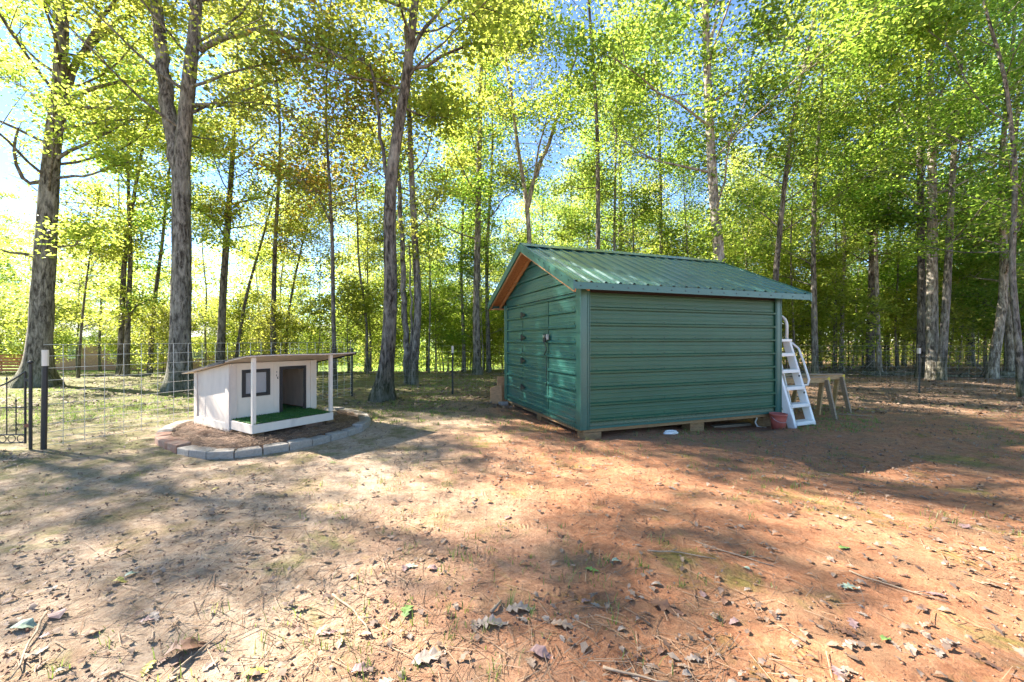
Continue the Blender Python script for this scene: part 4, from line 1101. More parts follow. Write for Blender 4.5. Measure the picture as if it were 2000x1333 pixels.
while k*.2032 < Lf:
    p_ = A_+dirf*(k*.2032+.13); MB().tube([p_+Vector((.004, 0, .03)), p_+Vector((.004+rnd.uniform(-.006, .006), 0, .6)), p_+Vector((.004, 0, 1.29))], .0034, 5, False).build('wire', M['galv'], f1); k += 1
m_ = MB(); z_ = gzf(A_.x, A_.y)-.03; m_.tube([(A_.x-.02, A_.y-.03, z_), (A_.x-.0, A_.y-.03, 1.22)], .028, 10)
pp = m_.build('post', M['black'], f1); MB().tube([(A_.x, A_.y-.03, 1.03), (A_.x, A_.y-.03, 1.225)], .031, 10).build('post_sleeve', M['white_paint'], pp)
tpost(f1, B_.x, B_.y, 1.16, 0)
def mesh_fence(pts, label, posts, step=.15, top=1.2, rows=9):
    f = empty('wire_fence', (0, 0, 0), label, 'fence'); m_ = MB()
    for a__, b__ in zip(pts[:-1], pts[1:]):
        a__ = Vector((*a__, 0)); b__ = Vector((*b__, 0)); L = (b__-a__).length; dr = (b__-a__)/L
        for r_ in range(rows):
            z = .06+(top-.06)*r_/(rows-1)
            m_.tube([a__+Vector((0, 0, z)), (a__+b__)/2+Vector((0, 0, z-.015)), b__+Vector((0, 0, z))], .0008, 3, False)
        for k in range(int(L/step)):
            p_ = a__+dr*k*step; m_.tube([p_+Vector((0, 0, .02)), p_+Vector((0, 0, top))], .0008, 3, False)
    m_.build('wire_mesh', M['galv'], f)['kind'] = 'stuff'
    for (x, y, h, cp) in posts: tpost(f, x, y, h, cp)
    return f
x887, y887 = G(884, 770)
mesh_fence([(-3.78, 9.76), (x887, y887+.02), (1.2, 10.9)], 'faint wire mesh fence crossing the yard between dog house and shed', [(x887, y887, 1.19, .17)])
xr_, yr_ = G(1823, 781)
mesh_fence([(6.5, 11.3), (xr_, yr_+.9), (13.5, 10.6)], 'barely visible wire mesh fence before the woods right of the shed', [(xr_+.5, yr_+.85, 1.12, .14)])

# iron garden gate
gt = empty('garden_gate', (-5.9, 5.02, 0), 'black iron garden gate with arched top at the left edge', 'gate', rz=math.radians(4))
MB().tube([(0, 0, gzf(-5.9, 5)-.05), (0, 0, 1.05)], .017, 10).build('gate_post', M['black'], gt)
bm_ = MB(); bm_.lathe([(.001, -.02), (.022, -.014), (.03, 0), (.022, .018), (.001, .026)], (0, 0, 1.07), 12); bm_.build('finial', M['black'], gt, True)
MB().tube([(-.06, 0, .08), (-.06, 0, .96)], .011, 8).build('stile', M['black'], gt)
MB().tube([(-.90, 0, .08), (-.90, 0, .96)], .011, 8).build('stile', M['black'], gt)
MB().tube([(-.06-t*.84, 0, .96-.20*math.sin(t*math.pi)) for t in [i/12 for i in range(13)]], .009, 6).build('top_rail', M['black'], gt)
for z in (.09, .19, .52): MB().tube([(-.06, 0, z), (-.90, 0, z)], .008, 6).build('rail', M['black'], gt)
for k in range(7):
    x = -.165-k*.105; tall = k % 2 == 1; zt_ = (.96-.20*math.sin(((-x-.06)/.84)*math.pi)+.05) if tall else .60
    m_ = MB(); m_.tube([(x, 0, .19), (x, 0, zt_)], .006, 6); m_.lathe([(.001, -.015), (.013, 0), (.006, .018), (.001, .045)], (x, 0, zt_), 8)
    m_.build('picket', M['black'], gt)
for k in range(8):
    x = -.11-k*.105; MB().tube([(x+.043*math.cos(t), 0, .14+.043*math.sin(t)) for t in [i*math.pi/8 for i in range(17)]], .0045, 5, False).build('ring', M['black'], gt)
for z in (.30, .86): MB().box(-.06, .0, -.014, .014, z-.02, z+.02).build('hinge', simple('rusty_iron', (.20, .08, .04), .8) if z < .5 else M['black'], gt)

# ------------------------------------------------------------ pool ladder beside the shed
ld = empty('pool_ladder', (4.79, 6.99, gzf(4.79, 6.99)), 'white plastic pool ladder with curved handrails leaning beside the shed', 'ladder', rz=math.atan2(.23, .56)); ld.scale = (1.11, 1.11, 1.11)
# local x across the treads, local y away; rises lean away
LW = .46; rise = .262; lean = .30
def lp(x, t): return Vector((x, t*lean, t))
for x in (0, LW):
    m_ = MB(); m_.beam(lp(x, .0), lp(x, 1.34), .05, .12, (0, 1, 0)); m_.build('side_rail', M['white_plastic'], ld, bevel=.010)
for k in range(5):
    t = .045+k*rise; c_ = lp(0, t)
    MB().box(.018, LW-.018, c_.y-.08, c_.y+.08, t, t+.055).build('tread', M['white_plastic'], ld, bevel=.008)
c_ = lp(0, 1.33)
MB().box(-.035, LW+.035, c_.y-.07, c_.y+.40, 1.33, 1.375).build('platform', M['white_plastic'], ld, bevel=.010)
for x in (0, LW):        # tall grab loops over the platform
    pts = [(x, c_.y, 1.37), (x, c_.y, 1.60)]+[(x, c_.y+.17-.17*math.cos(t), 1.60+.18*math.sin(t)) for t in [i*math.pi/10 for i in range(1, 10)]]+[(x, c_.y+.34, 1.60), (x, c_.y+.34, 1.37)]
    MB().tube([(p_[0], p_[1], p_[2]) for p_ in pts], .024, 10).build('grab_rail', M['white_plastic'], ld, True)
for x in (LW,):        # side handrail
    s_ = 1 if x else -1
    pts = [lp(x+s_*.02, 1.30), lp(x+s_*.05, 1.31)+Vector((0, -.05, 0)), lp(x+s_*.09, 1.22)+Vector((0, -.10, 0)), lp(x+s_*.10, 1.0)+Vector((0, -.11, 0)), lp(x+s_*.10, .72)+Vector((0, -.11, 0)), lp(x+s_*.08, .64)+Vector((0, -.08, 0)), lp(x+s_*.02, .62)]
    MB().tube(pts, .017, 10).build('handrail', M['white_plastic'], ld, True)
# rear flight: deep slotted panels
for x in (.04, LW-.04):
    m_ = MB(); a0 = Vector((x, .30, 0)); a1 = Vector((x, .62, 1.33))
    m_.beam(a0, a1, .03, .15, (0, 1, 0)); m_.build('rear_rail', M['white_plastic'], ld, bevel=.008)
for k in range(5):
    t = .08+k*.25; y = .30+.24*t
    MB().box(.06, LW-.06, y-.02, y+.015, t, t+.14).build('rear_tread', M['white_plastic'], ld, bevel=.006)
for (x, z) in ((LW-.001, .78), (LW-.001, .52), (LW-.001, .34)):
    MB().tube([(x-.03, z*lean-.055, z), (x-.03, z*lean-.062, z)], .018, 10).build('bolt_hole', M['black'], ld)
for x in (0, LW): MB().box(x-.03, x+.03, -.05, .06, -.01, .03).build('foot', M['white_plastic'], ld, bevel=.006)

# ------------------------------------------------------------ sawhorses
def sawhorse(label, x, y, rz, L=1.15, w_leg='grey_wood', tilt=0, brace=False):
    r = empty('sawhorse', (x, y, gzf(x, y)), label, 'sawhorse', rz=rz); r.scale = (.95, .95, 1.02)
    MB().box(-L, 0, -.022, .022, .63, .72).build('beam', M['raw_wood'], r)
    MB().box(-L-.02, -.06, -.05, .05, .722, .745).build('top_board', M['grey_wood'], r)
    MB().box(-.055, .004, -.027, .027, .60, .728).build('painted_end', M['yellow'], r)
    for xx in (-.10, -L+.10):
        for s in (-1, 1):
            m_ = MB(); m_.beam((xx+(.04 if xx > -.5 else -.04), s*.19, -.02), (xx, s*.045, .68), .085, .036, (1, 0, 0)); m_.build('leg', M[w_leg] if s < 0 else M['raw_wood'], r)
    if brace: MB().box(-.06, -.02, -.18, .20, .30, .37).build('brace', M['raw_wood'], r)
    return r
sawhorse('nearer sawhorse with grey weathered front leg and yellow beam end', 6.07, 7.85, math.radians(9))
sawhorse('farther sawhorse with low cross brace and yellow beam end', 6.80, 8.40, math.radians(8), brace=True)
bd = MB(); bd.box(-.9, .25, -.09, .09, 0, .022)
o_ = bd.build('board', M['grey_wood']); o_.location = (6.0, 8.2, gzf(6.0, 8.2)+.768); o_.rotation_euler = (0, 0, math.radians(16)); tag(o_, 'weathered grey board lying across the sawhorses', 'board')

# ------------------------------------------------------------ odds and ends by the shed
bx, by = 4.50, 6.92
bk_ = empty('bucket', (bx, by, gzf(bx, by)), 'faded red plastic bucket between the shed corner and ladder', 'bucket')
MB().lathe([(.001, .01), (.115, .01), (.14, .20), (.152, .27), (.16, .275), (.16, .30), (.148, .30), (.145, .27), (.11, .03), (.001, .03)], n=24).build('body', M['red_plastic'], bk_, True); bk_.scale = (.85, .85, .9)
MB().tube([(.155*math.cos(t), -.03-.12*math.sin(t), .25-.10*math.sin(t)) for t in [i*math.pi/10 for i in range(11)]], .004, 5).build('handle', M['galv'], bk_, True)
hp = MB(); hx, hy = G(1494, 835)
hp.tube([(hx, hy, .0), (hx+.0, hy+.01, .14), (hx-.01, hy+.01, .23)], .022, 10); hp.tube([(hx-.012, hy+.03, .20), (hx-.10, hy+.05, .17), (hx-.14, hy+.05, .08), (hx-.11, hy+.04, .01), (hx-.02, hy+.02, -.0)], .014, 8)
hpo = hp.build('pipe_loop', M['white_plastic'], smooth=True); hpo.location.z = gzf(hx, hy)
tag(hpo, 'short white pipe with a bent hose loop at the shed corner', 'pipe')
x0_, y0_ = G(1310, 848)
pd = empty('plastic_lid', (x0_, y0_, gzf(x0_, y0_)+.012), 'dusty white oval plastic piece lying under the shed wall', 'plastic piece', rz=.4)
m_ = MB(); m_.lathe([(.001, .02), (.10, .024), (.135, .012), (.14, .0), (.125, -.004)], n=20); l_ = m_.build('shell', M['white_plastic'], pd, True); l_.scale = (.95, .5, 1.0)
m_ = MB(); m_.tube([(.095*math.cos(t), .055*math.sin(t), .028) for t in [i*math.pi*2/16 for i in range(17)]], .008, 6, False); m_.build('rim', M['white_plastic'], pd, True)
bo = MB(); bo.box(-.42, .42, -.05, .05, 0, .045)
x1_, y1_ = G(1436, 837)
o_ = bo.build('board', M['grey_wood'], bevel=.004); o_.location = (x1_, y1_+.14, gzf(x1_, y1_)+.0); o_.rotation_euler = (0, 0, AZ-.04); tag(o_, 'grey plank lying on the dirt under the shed wall', 'board')
# plywood offcuts leaning at the far left corner of the shed, and a pale brick
FC = C0+Vector((-.345, .938, 0))*W_
def leanb(dx, dy, w, h, rz, tilt, label, hc=None):
    m_ = MB(); t = .018
    m_.hexa([(-w/2, 0, 0), (w/2, 0, 0), (w/2, t, 0), (-w/2, t, 0), (-w/2+.01, 0, h if hc is None else hc), (w/2-.01, 0, h), (w/2-.01, t, h), (-w/2+.01, t, h if hc is None else hc)])
    o__ = m_.build('plywood_offcut', M['plywood']); o__.location = (FC.x+dx, FC.y+dy, gzf(FC.x+dx, FC.y+dy)-.01); o__.rotation_euler = (tilt, 0, rz); tag(o__, label, 'board')
leanb(-.21, -.10, .26, .42, .25, -.10, 'short orange plywood offcut leaning outside the far shed corner', .36)
leanb(-.09, .10, .20, .60, .5, -.08, 'taller narrow plywood offcut leaning on the far shed corner')
m_ = MB(); m_.box(-.10, .10, -.05, .05, -.01, .075); o_ = m_.build('brick', M['block'], bevel=.006); xb, yb = G(983, 792); o_.location = (xb, yb, gzf(xb, yb)); o_.rotation_euler = (0, 0, .2)
tag(o_, 'pale grey brick on the ground at the far shed corner', 'brick')

# ------------------------------------------------------------ fallen leaves, sticks, grass
def lobed(nlobe=3, L=.13, W=.045, curl=.02, seed=0, deep=.45):
    """oak leaf outline: mid-rib with paired lobes, folded and curled"""
    rs = random.Random(seed); rib = []; lf = []; rt = []
    n = nlobe*2+1
    vs = []; fs = []
    for i in range(n+1):
        t = i/n; x = -L/2+L*t
        env = math.sin(math.pi*min(1, .12+t*.85))**.7
        w = W*env*(1.0 if i % 2 else (1-deep))*rs.uniform(.85, 1.15)
        if i == 0: w = .003
        if i == n: w = W*.25
        z = .6*curl*math.sin(t*math.pi*1.1+.3)
        sw = L/n*.35 if i % 2 else 0
        vs += [(x, 0, z), (x+sw, w, z+curl*rs.uniform(-.2, .6)*w/W+.001), (x+sw, -w, z+curl*rs.uniform(-.2, .6)*w/W+.001)]
    vs.append((L/2+.012, 0, curl*.2)); vs.append((-L/2-.035, rs.uniform(-.008, .008), 0))
    for i in range(n):
        a_, b_ = i*3, (i+1)*3
        fs += [(a_, b_, b_+1, a_+1), (a_, a_+2, b_+2, b_)]
    e_ = n*3; tip = (n+1)*3
    fs += [(e_, tip, e_+1), (e_, e_+2, tip)]
    vs += [(-L/2, .0018, 0), (-L/2, -.0018, 0)]
    fs += [(tip+1, tip+3, tip+2)]
    return vs, fs
leafcols = {
    'dry': ((.27, .19, .135), 'dry tan oak leaf lying on the clay yard', 'dry tan fallen leaves'),
    'grey': ((.24, .19, .155), 'curled grey oak leaf lying on the clay yard', 'curled grey fallen leaves'),
    'brown': ((.15, .075, .045), 'dark brown leaf lying on the clay yard', 'dark brown fallen leaves'),
    'mauve': ((.24, .15, .14), 'dull mauve leaf lying face up on the yard', 'dull mauve fallen leaves'),
    'green': ((.12, .20, .05), 'fresh green leaf fallen on the yard', 'fresh green fallen leaves'),
    'yellow': ((.40, .33, .07), 'yellow leaf fallen on the yard', 'yellow fallen leaves'),
    'pale': ((.28, .34, .25), 'pale greenish leaf lying underside up on the yard', 'pale upturned fallen leaves')}
LM = {k_: simple('fallen_'+k_, v_[0], .65, .3, 25, .3) for k_, v_ in leafcols.items()}
leafmesh = {}
for k_ in leafcols:
    for j in range(3):
        v_, f_ = lobed([3, 4, 2][j], [.13, .15, .10][j], [.042, .045, .038][j], [.014, .024, .03][j], j*7+len(k_), [.5, .6, .25][j])
        leafmesh[(k_, j)] = MB().add(v_, f_).mesh('fallen_leaf', LM[k_])
def put_leaf(k_, j, x, y, rz, sc, label, group=None, tl=.12):
    o_ = link('fallen_leaf', leafmesh[(k_, j)]); o_.location = (x, y, gzf(x, y)+.006)
    o_.rotation_euler = (rnd.uniform(-tl, tl), rnd.uniform(-tl, tl), rz); o_.scale = (sc, sc, sc)
    tag(o_, label, 'leaf', group); return o_
special = [(795, 1195, 'green', 1, 1.6, 1.25, 'deeply lobed yellow-green oak leaf lying flat in the foreground'),
           (955, 982, 'yellow', 2, .3, 1.0, 'small bright yellow leaf on the clay in mid yard'),
           (1155, 1115, 'green', 0, -.3, .9, 'bright green leaf alone on red clay right of centre'),
           (1203, 1098, 'pale', 2, .2, .9, 'pale bluish leaf on shaded clay right of centre'),
           (1648, 1072, 'green', 0, .2, .9, 'star-shaped green leaf in shade on the right'),
           (1730, 1252, 'green', 2, .4, .9, 'broad green leaf near the lower right'),
           (1660, 1150, 'pale', 1, .1, 1.1, 'pale grey-green lobed leaf on the right foreground'),
           (45, 1228, 'pale', 2, .3, 1.5, 'long pale green leaf at the lower left edge'),
           (110, 1205, 'mauve', 2, 2.6, 1.3, 'purplish leaf beside the long pale one at lower left'),
           (255, 1125, 'pale', 2, 1.0, .9, 'small blue-green leaf in the left foreground'),
           (230, 1140, 'yellow', 2, .2, 1.2, 'ochre leaf in the left foreground'),
           (362, 1272, 'brown', 2, .7, 1.9, 'large rolled brown leaf in the left foreground'),
           (497, 1316, 'yellow', 0, .2, 1.1, 'yellow lobed leaf at the bottom edge'),
           (835, 1288, 'grey', 0, .4, 1.35, 'large curled grey leaf at the bottom centre'),
           (705, 1312, 'mauve', 2, .4, 1.0, 'pink-brown leaf at the bottom edge left of centre'),
           (958, 1222, 'grey', 1, .1, 1.3, 'large pale oak leaf in the centre foreground'),
           (1015, 1193, 'grey', 1, .1, 1.2, 'ribbed grey oak leaf up and right of the large pale one'),
           (1055, 1280, 'mauve', 2, -.3, 1.2, 'mauve-grey leaf at the bottom right of centre'),
           (1300, 1190, 'brown', 0, -.6, 1.5, 'dark red-brown oak leaf right of centre foreground'),
           (845, 1113, 'mauve', 2, .1, .9, 'reddish leaf on the clay in the centre'),
           (1100, 1225, 'dry', 1, -.2, 1.0, 'folded tan oak leaf in the centre foreground'),
           (1885, 1030, 'mauve', 0, .4, 1.0, 'violet leaf in shade at the right'),
           (1925, 1078, 'pale', 2, -.3, 1.1, 'pale leaf half lit at the right'),
           (650, 905, 'green', 0, .4, 1.0, 'green leaf on the dirt right in front of the block ring')]
for (px, py, k_, j, rz, sc_, lab) in special:
    x, y = G(px, py); put_leaf(k_, j, x, y, rz, sc_*(.62 if k_ in ('green', 'pale', 'yellow') else .78), lab, None, .06)
NEAR = [(px, py, t) for (px, py), t in zip([(s_[0], s_[1]) for s_ in special],
    ['deeply lobed foreground leaf', 'small bright yellow leaf', 'bright green leaf right of centre', 'pale bluish leaf', 'star-shaped green leaf', 'broad green lower-right leaf', 'pale grey-green lobed leaf',
     'long pale leaf at lower left', 'purplish leaf at lower left', 'small blue-green leaf', 'ochre leaf', 'rolled brown leaf', 'yellow bottom-edge leaf', 'large curled grey leaf', 'pink-brown bottom-edge leaf',
     'large pale oak leaf', 'ribbed grey oak leaf', 'mauve-grey leaf', 'dark red-brown oak leaf', 'reddish leaf in the centre', 'folded tan oak leaf', 'violet leaf at right', 'pale half-lit leaf at right', 'green leaf by the ring'])]
NEAR += [(688, 1200, 'long pale bent stick'), (557, 1032, 'crosswise straight stick'), (1330, 1085, 'thin dark stick'), (1430, 1085, 'long curved twig'), (1750, 1150, 'dark slanting twig'), (860, 900, 'small twig before the shed'),
         (240, 950, 'dusty patch beside the ring'), (500, 930, 'front of the block ring'), (1140, 870, 'near corner of the shed'), (1350, 860, 'long wall of the shed'), (1580, 850, 'pool ladder'), (1800, 870, 'grass strip at right'), (80, 1000, 'dusty ground at left edge'), (1900, 950, 'lit strip at right edge')]
def leaf_label(first, px, py):
    d_, a__, b__, t = min(((px-a_)**2+(py-b_)**2*2, a_, b_, t) for a_, b_, t in NEAR)
    dx, dy = px-a__, (py-b__)*1.5
    w = ('right of' if dx > 0 else 'left of') if abs(dx) > abs(dy) else ('in front of' if dy > 0 else 'behind')
    return '%s %s%s the %s' % (first, 'close ' if d_ < 45**2 else '', ('on the '+w.split()[0] if False else w), t)
cnt = 0
kk = ['dry', 'grey', 'brown', 'mauve', 'green', 'yellow', 'pale']
while cnt < 230:
    px = rnd.uniform(-40, 2040); py = 664+rnd.uniform(180, 690)
    x, y = G(px, py)
    if y > 5.0 and x < -1.8: continue
    if rnd.random() > .35+.65*float(vnoise(x*1.1, y*1.1, 31)): continue
    k_ = rnd.choices(kk, [8, 6, 6, 2, .2, .2, .2])[0]; j = rnd.randrange(3)
    put_leaf(k_, j, x, y, rnd.uniform(0, 6.28), rnd.uniform(.26, .6), leaf_label({'dry': 'dry tan leaf', 'grey': 'curled grey leaf', 'brown': 'dark brown leaf', 'mauve': 'dull mauve leaf', 'green': 'fresh green leaf', 'yellow': 'yellow leaf', 'pale': 'pale upturned leaf'}[k_]+['', ' with deep lobes', ' short and blunt'][j], px, py), leafcols[k_][2], .14); cnt += 1

def litter(name, n, fn, smin, smax, seed, label, kinds=3):
    """small leaves joined in one mesh"""
    rs = np.random.RandomState(seed)
    pts = fn(rs, n); V = []; Qd = []; off = 0
    prot = []
    for j in range(6):
        v_, f_ = lobed([2, 1, 2][j % 3], .13, .045, .02+.012*(j % 4), seed+j, [.45, .3, .6][j % 3]); 
        me_v = np.array(v_); tr = []
        for f in f_:
            if len(f) == 4: tr += [(f[0], f[1], f[2]), (f[0], f[2], f[3])]
            else: tr.append(f)
        prot.append((me_v, np.array(tr)))
    x, y = pts[:, 0], pts[:, 1]; z = gz(x, y)
    for j in range(6):
        sel = np.where(rs.randint(0, 6, len(x)) == j)[0] if False else np.arange(j, len(x), 6)
        v0, t0 = prot[j]; m = len(sel)
        a_ = rs.uniform(0, 6.283, m); s = rs.uniform(smin, smax, m); tx = rs.normal(0, .16, m); ty = rs.normal(0, .16, m)
        vx = v0[None, :, 0]*s[:, None]; vy = v0[None, :, 1]*s[:, None]; vz = v0[None, :, 2]*s[:, None]
        vz = vz+vx*tx[:, None]+vy*ty[:, None]+.012
        X_ = vx*np.cos(a_)[:, None]-vy*np.sin(a_)[:, None]+x[sel][:, None]
        Y_ = vx*np.sin(a_)[:, None]+vy*np.cos(a_)[:, None]+y[sel][:, None]
        Z_ = vz+z[sel][:, None]
        V.append(np.stack([X_, Y_, Z_], -1).reshape(-1, 3))
        Qd.append((t0[None]+(np.arange(m)*len(v0))[:, None, None]+off).reshape(-1, 3)); off += m*len(v0)
    me = mesh_np(name, np.concatenate(V), None, M['litter'], False, np.concatenate(Qd))
    return tag(link(name, me), label, kind='stuff')
def blocked(x, y):
    """inside the shed, the ring or the dog house"""
    lx = (x-C0.x)*math.cos(AZ)+(y-C0.y)*math.sin(AZ); ly = -(x-C0.x)*math.sin(AZ)+(y-C0.y)*math.cos(AZ)
    b = (lx > .1) & (lx < LN-.1) & (ly > .1) & (ly < W_)
    b |= (((x+3.5)/1.45)**2+((y-5.9)/1.2)**2) < 1
    return b
def near_pts(rs, n):
    y = rs.uniform(1.5, 9, n*3)**1.0; x = rs.uniform(-1.35, 1.35, n*3)*y
    k_ = (rs.uniform(0, 1, n*3) < (.15+.85*vnoise(x*.9, y*.9, 33)**1.5)*np.clip(.25+y*.09+.25*(x > 1.5), 0, 1)) & ~blocked(x, y)
    return np.stack([x, y], -1)[k_][:n]
def far_pts(rs, n):
    y = rs.uniform(8, 24, n*2); x = rs.uniform(-1.35, 1.35, n*2)*y
    k_ = (rs.uniform(0, 1, n*2) < (.2+.8*vnoise(x*.6, y*.6, 34))*np.where(x < -3, .55, 1)) & ~blocked(x, y)
    return np.stack([x, y], -1)[k_][:n]
litter('leaf_litter', 6000, near_pts, .10, .42, 5, 'small dry leaves scattered over the yard')
litter('leaf_litter', 15000, far_pts, .4, .9, 6, 'brown leaf litter under the trees')

# crumbs of clay and acorns
def crumbs(n, seed):
    rs = np.random.RandomState(seed)
    y = 1.3+8*rs.uniform(0, 1, n)**1.5; x = rs.uniform(-1.3, 1.3, n)*y
    k_ = vnoise(x*2, y*2, 41) > rs.uniform(.1, .8, n); x, y = x[k_], y[k_]; n = len(x)
    s = .0022+.008*rs.uniform(0, 1, n)**4
    o = np.array([(1, 0, 0), (0, 1, 0), (-1, 0, 0), (0, -1, 0), (0, 0, 1), (0, 0, -.6)], float)
    V = np.stack([x, y, gz(x, y)+s*.3], -1)[:, None]+o[None]*s[:, None, None]*rs.uniform(.6, 1.3, (n, 6, 1))
    t = np.array([(0, 1, 4), (1, 2, 4), (2, 3, 4), (3, 0, 4), (1, 0, 5), (2, 1, 5), (3, 2, 5), (0, 3, 5)])
    me = mesh_np('soil_crumbs', V.reshape(-1, 3), None, M['pebble'], True, (t[None]+(np.arange(n)*6)[:, None, None]).reshape(-1, 3))
    tag(link('soil_crumbs', me), 'crumbs of clay and grit on the bare yard', kind='stuff')
crumbs(34000, 51)

# pine needles and thin debris on the yard
def needles(n, seed):
    rs = np.random.RandomState(seed)
    y = 1.4+8.5*rs.uniform(0, 1, n)**1.3; x = rs.uniform(-1.3, 1.3, n)*y
    k_ = (vnoise(x*1.3, y*1.3, 43)+.25*(x < -.5) > rs.uniform(.2, 1.0, n)) & ~blocked(x, y); x, y = x[k_], y[k_]; n = len(x)
    a_ = rs.uniform(0, 6.283, n); l = rs.uniform(.02, .09, n); w = rs.uniform(.0008, .002, n); z = gz(x, y)+.006
    p0 = np.stack([x-np.cos(a_)*l, y-np.sin(a_)*l, z], -1); p2 = np.stack([x+np.cos(a_)*l, y+np.sin(a_)*l, z+rs.uniform(0, .012, n)], -1)
    nn = np.stack([-np.sin(a_)*w, np.cos(a_)*w, 0*w], -1)
    V = np.stack([p0-nn, p2-nn, p2+nn, p0+nn+np.array([0, 0, .002])], 1).reshape(-1, 3)
    me = mesh_np('needle_litter', V, (np.arange(n)*4)[:, None]+np.arange(4)[None], M['straw'])
    tag(link('needle_litter', me), 'dry needles and grass stalks strewn on the yard', kind='stuff')
needles(16000, 61)

def stick(px, py, rz, L, r, label, seed):
    rs = random.Random(seed); x, y = G(px, py); m_ = MB()
    n = 7; pts = []; bendy = rs.uniform(-.25, .25)
    for i in range(n):
        t = i/(n-1)-.5; pts.append((t*L, bendy*L*(t*t-.1)+rs.uniform(-.006, .006), .004+r+rs.uniform(0, .006)))
    m_.tube(pts, [r*(1-.5*i/(n-1)) for i in range(n)], 6)
    i = rs.randrange(2, 5); m_.tube([pts[i], (pts[i][0]+L*.12, pts[i][1]+L*.10, .02)], r*.5, 5)
    o_ = m_.build('twig', M['stick'], smooth=True); o_.location = (x, y, gzf(x, y)); o_.rotation_euler = (0, 0, rz); tag(o_, label, 'twig')
stick(688, 1200, -.75, .42, .0065, 'long pale bent stick in the foreground left of centre', 1)
stick(557, 1032, .0, .30, .006, 'straight thin stick lying crosswise in the left yard', 2)
stick(505, 1053, -.2, .22, .006, 'short pale stick just below the crosswise one', 3)
stick(1330, 1085, -.25, .40, .005, 'thin dark stick on clay right of centre', 4)
stick(1430, 1085, -.7, .45, .005, 'long curved twig in the lit patch on the right', 5)
stick(1750, 1150, -.8, .40, .005, 'dark twig slanting through the right foreground', 6)
stick(390, 1275, 1.4, .25, .005, 'thin upright-lying twig beside the rolled brown leaf', 7)
stick(970, 1190, 1.1, .10, .010, 'stubby broken bark piece in the centre foreground', 8)
stick(1665, 812, -.5, .6, .012, 'dark branch on the ground beyond the sawhorses', 9)
stick(60, 1260, -.9, .5, .006, 'dry stalk at the lower left corner', 10)
stick(1240, 1325, -.3, .25, .006, 'dark twig at the bottom edge right of centre', 11)
stick(860, 900, .1, .35, .006, 'small twig on the dirt between dog house and shed', 12)

# fallen logs and brush at the wood edge on the right
def log(px, d, L, r, rz, label, seed):
    rs = random.Random(seed); x = (px-1000)/800*d; m_ = MB()
    m_.tube([((i/7-.5)*L, rs.uniform(-.05, .05)*L*.2, r*.7+rs.uniform(-.02, .03)) for i in range(8)], [r*rs.uniform(.75, 1.05)*(1-.05*i) for i in range(8)], 9)
    for k in range(3):
        i = rs.uniform(-.3, .4); m_.tube([(i*L, 0, r), (i*L+.25, rs.uniform(-.3, .3), r+.35)], [r*.35, r*.1], 5)
    o_ = m_.build('fallen_log', M['bark_grey'], smooth=True); o_.location = (x, d, gzf(x, d)); o_.rotation_euler = (0, 0, rz); tag(o_, label, 'log')
log(1745, 15.6, 2.2, .09, -.12, 'fallen rotting log at the foot of the right-hand woods', 1)
log(1900, 14.6, 3.6, .06, -.08, 'long thin fallen log right of the trio of trees', 2)
log(1985, 15.2, 1.8, .12, .2, 'thick short log at the right edge under the trees', 3)
log(225, 15.0, 2.6, .06, .02, 'long low log lying before the brick house pair of trees', 4)
br = []
rs = np.random.RandomState(71)
for i in range(420):
    x = rs.uniform(4, 19) if i < 330 else rs.uniform(-15, 3); y = rs.uniform(15.2, 18.5); z = gzf(x, y)
    a_ = rs.uniform(0, 6.28); L = rs.uniform(.3, 1.3); e_ = rs.uniform(-.1, .9)**2
    p0 = np.array([x, y, z+.02]); p1 = p0+np.array([math.cos(a_)*L*.5, math.sin(a_)*L*.5, L*e_*.5+.03]); p2 = p1+np.array([math.cos(a_+.3)*L*.5, math.sin(a_+.3)*L*.5, L*e_*.4])
    br.append((np.array([p0, p1, p2]), np.array([.014, .009, .004])*rs.uniform(.5, 1.4), 4))
tag(link('brush', limbs_mesh('brush', br, M['bark_pale'])), 'dead branches and brush strewn along the edge of the woods', kind='stuff')

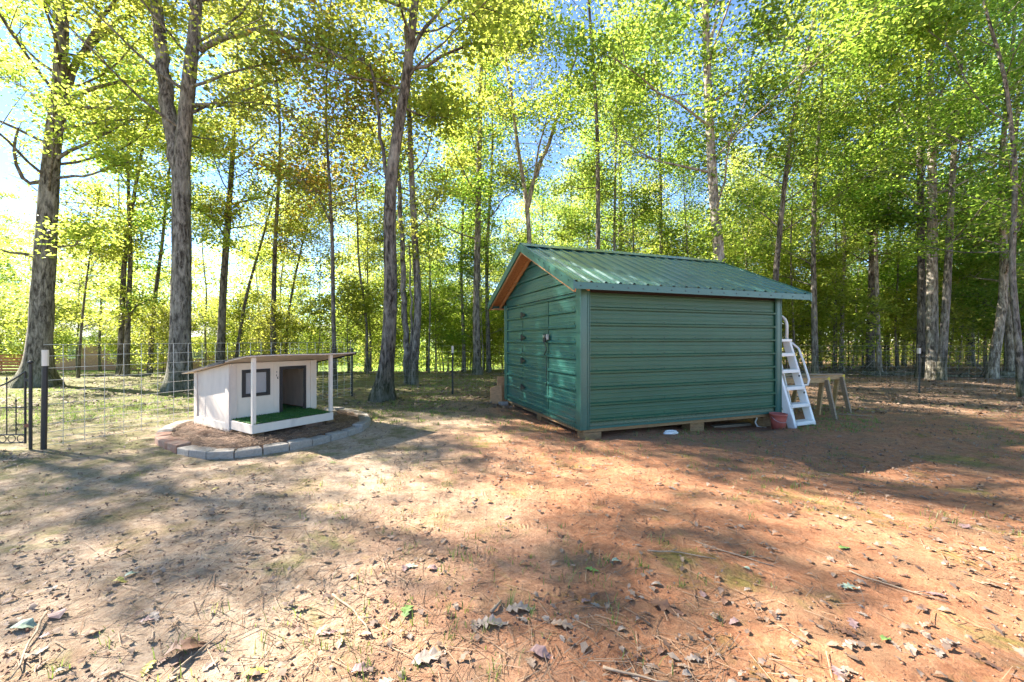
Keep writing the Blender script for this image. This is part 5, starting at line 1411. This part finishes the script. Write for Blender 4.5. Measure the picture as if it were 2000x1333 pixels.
# grass: thin tufts on the yard, thicker past the fence
def grass(name, n_t, per, fn, hmin, hmax, seed, label, w=.003):
    rs = np.random.RandomState(seed); c = fn(rs, n_t)
    n = len(c)*per; cx = np.repeat(c[:, 0], per); cy = np.repeat(c[:, 1], per)
    spread = np.repeat(rs.uniform(.01, .06, len(c)), per)
    x = cx+rs.normal(0, 1, n)*spread; y = cy+rs.normal(0, 1, n)*spread
    hh = np.repeat(rs.uniform(hmin, hmax, len(c)), per)*rs.uniform(.4, 1.2, n); a_ = rs.uniform(0, 6.283, n); ln = hh*rs.uniform(.2, 1.0, n)
    z = gz(x, y); b = np.stack([-np.sin(a_)*w, np.cos(a_)*w, 0*a_], -1)
    p0 = np.stack([x, y, z-.003], -1); p1 = p0+np.stack([np.cos(a_)*ln*.35, np.sin(a_)*ln*.35, hh*.6], -1); p2 = p0+np.stack([np.cos(a_)*ln, np.sin(a_)*ln, hh], -1)
    V = np.stack([p0-b, p0+b, p1+b*.8, p1-b*.8, p2], 1).reshape(-1, 3); i = (np.arange(n)*5)[:, None]
    me = mesh_np(name, V, i+np.array([[0, 1, 2, 3]]), M['grass'], False, i+np.array([[3, 2, 4]]))
    return tag(link(name, me), label, kind='stuff')
def yard_t(rs, n):
    y = rs.uniform(1.5, 11, n*4); x = rs.uniform(-1.3, 1.3, n*4)*y
    k_ = (vnoise(x*.8, y*.8, 81) > rs.uniform(.45, 1.0, n*4)) & ~blocked(x, y)
    return np.stack([x, y], -1)[k_][:n]
def back_t(rs, n):
    y = rs.uniform(6.5, 22, n*4); x = rs.uniform(-1.4, .9, n*4)*y
    k_ = (vnoise(x*.5, y*.5, 82)+.12*(x < -3) > rs.uniform(.35, .9, n*4)) & ~blocked(x, y)
    return np.stack([x, y], -1)[k_][:n]
grass('grass_tufts', 1100, 9, yard_t, .015, .075, 5, 'sparse green grass tufts sprouting from the clay yard', .0024)
grass('grass', 9000, 8, back_t, .02, .07, 6, 'thin grass among the leaf litter past the fence', .004)
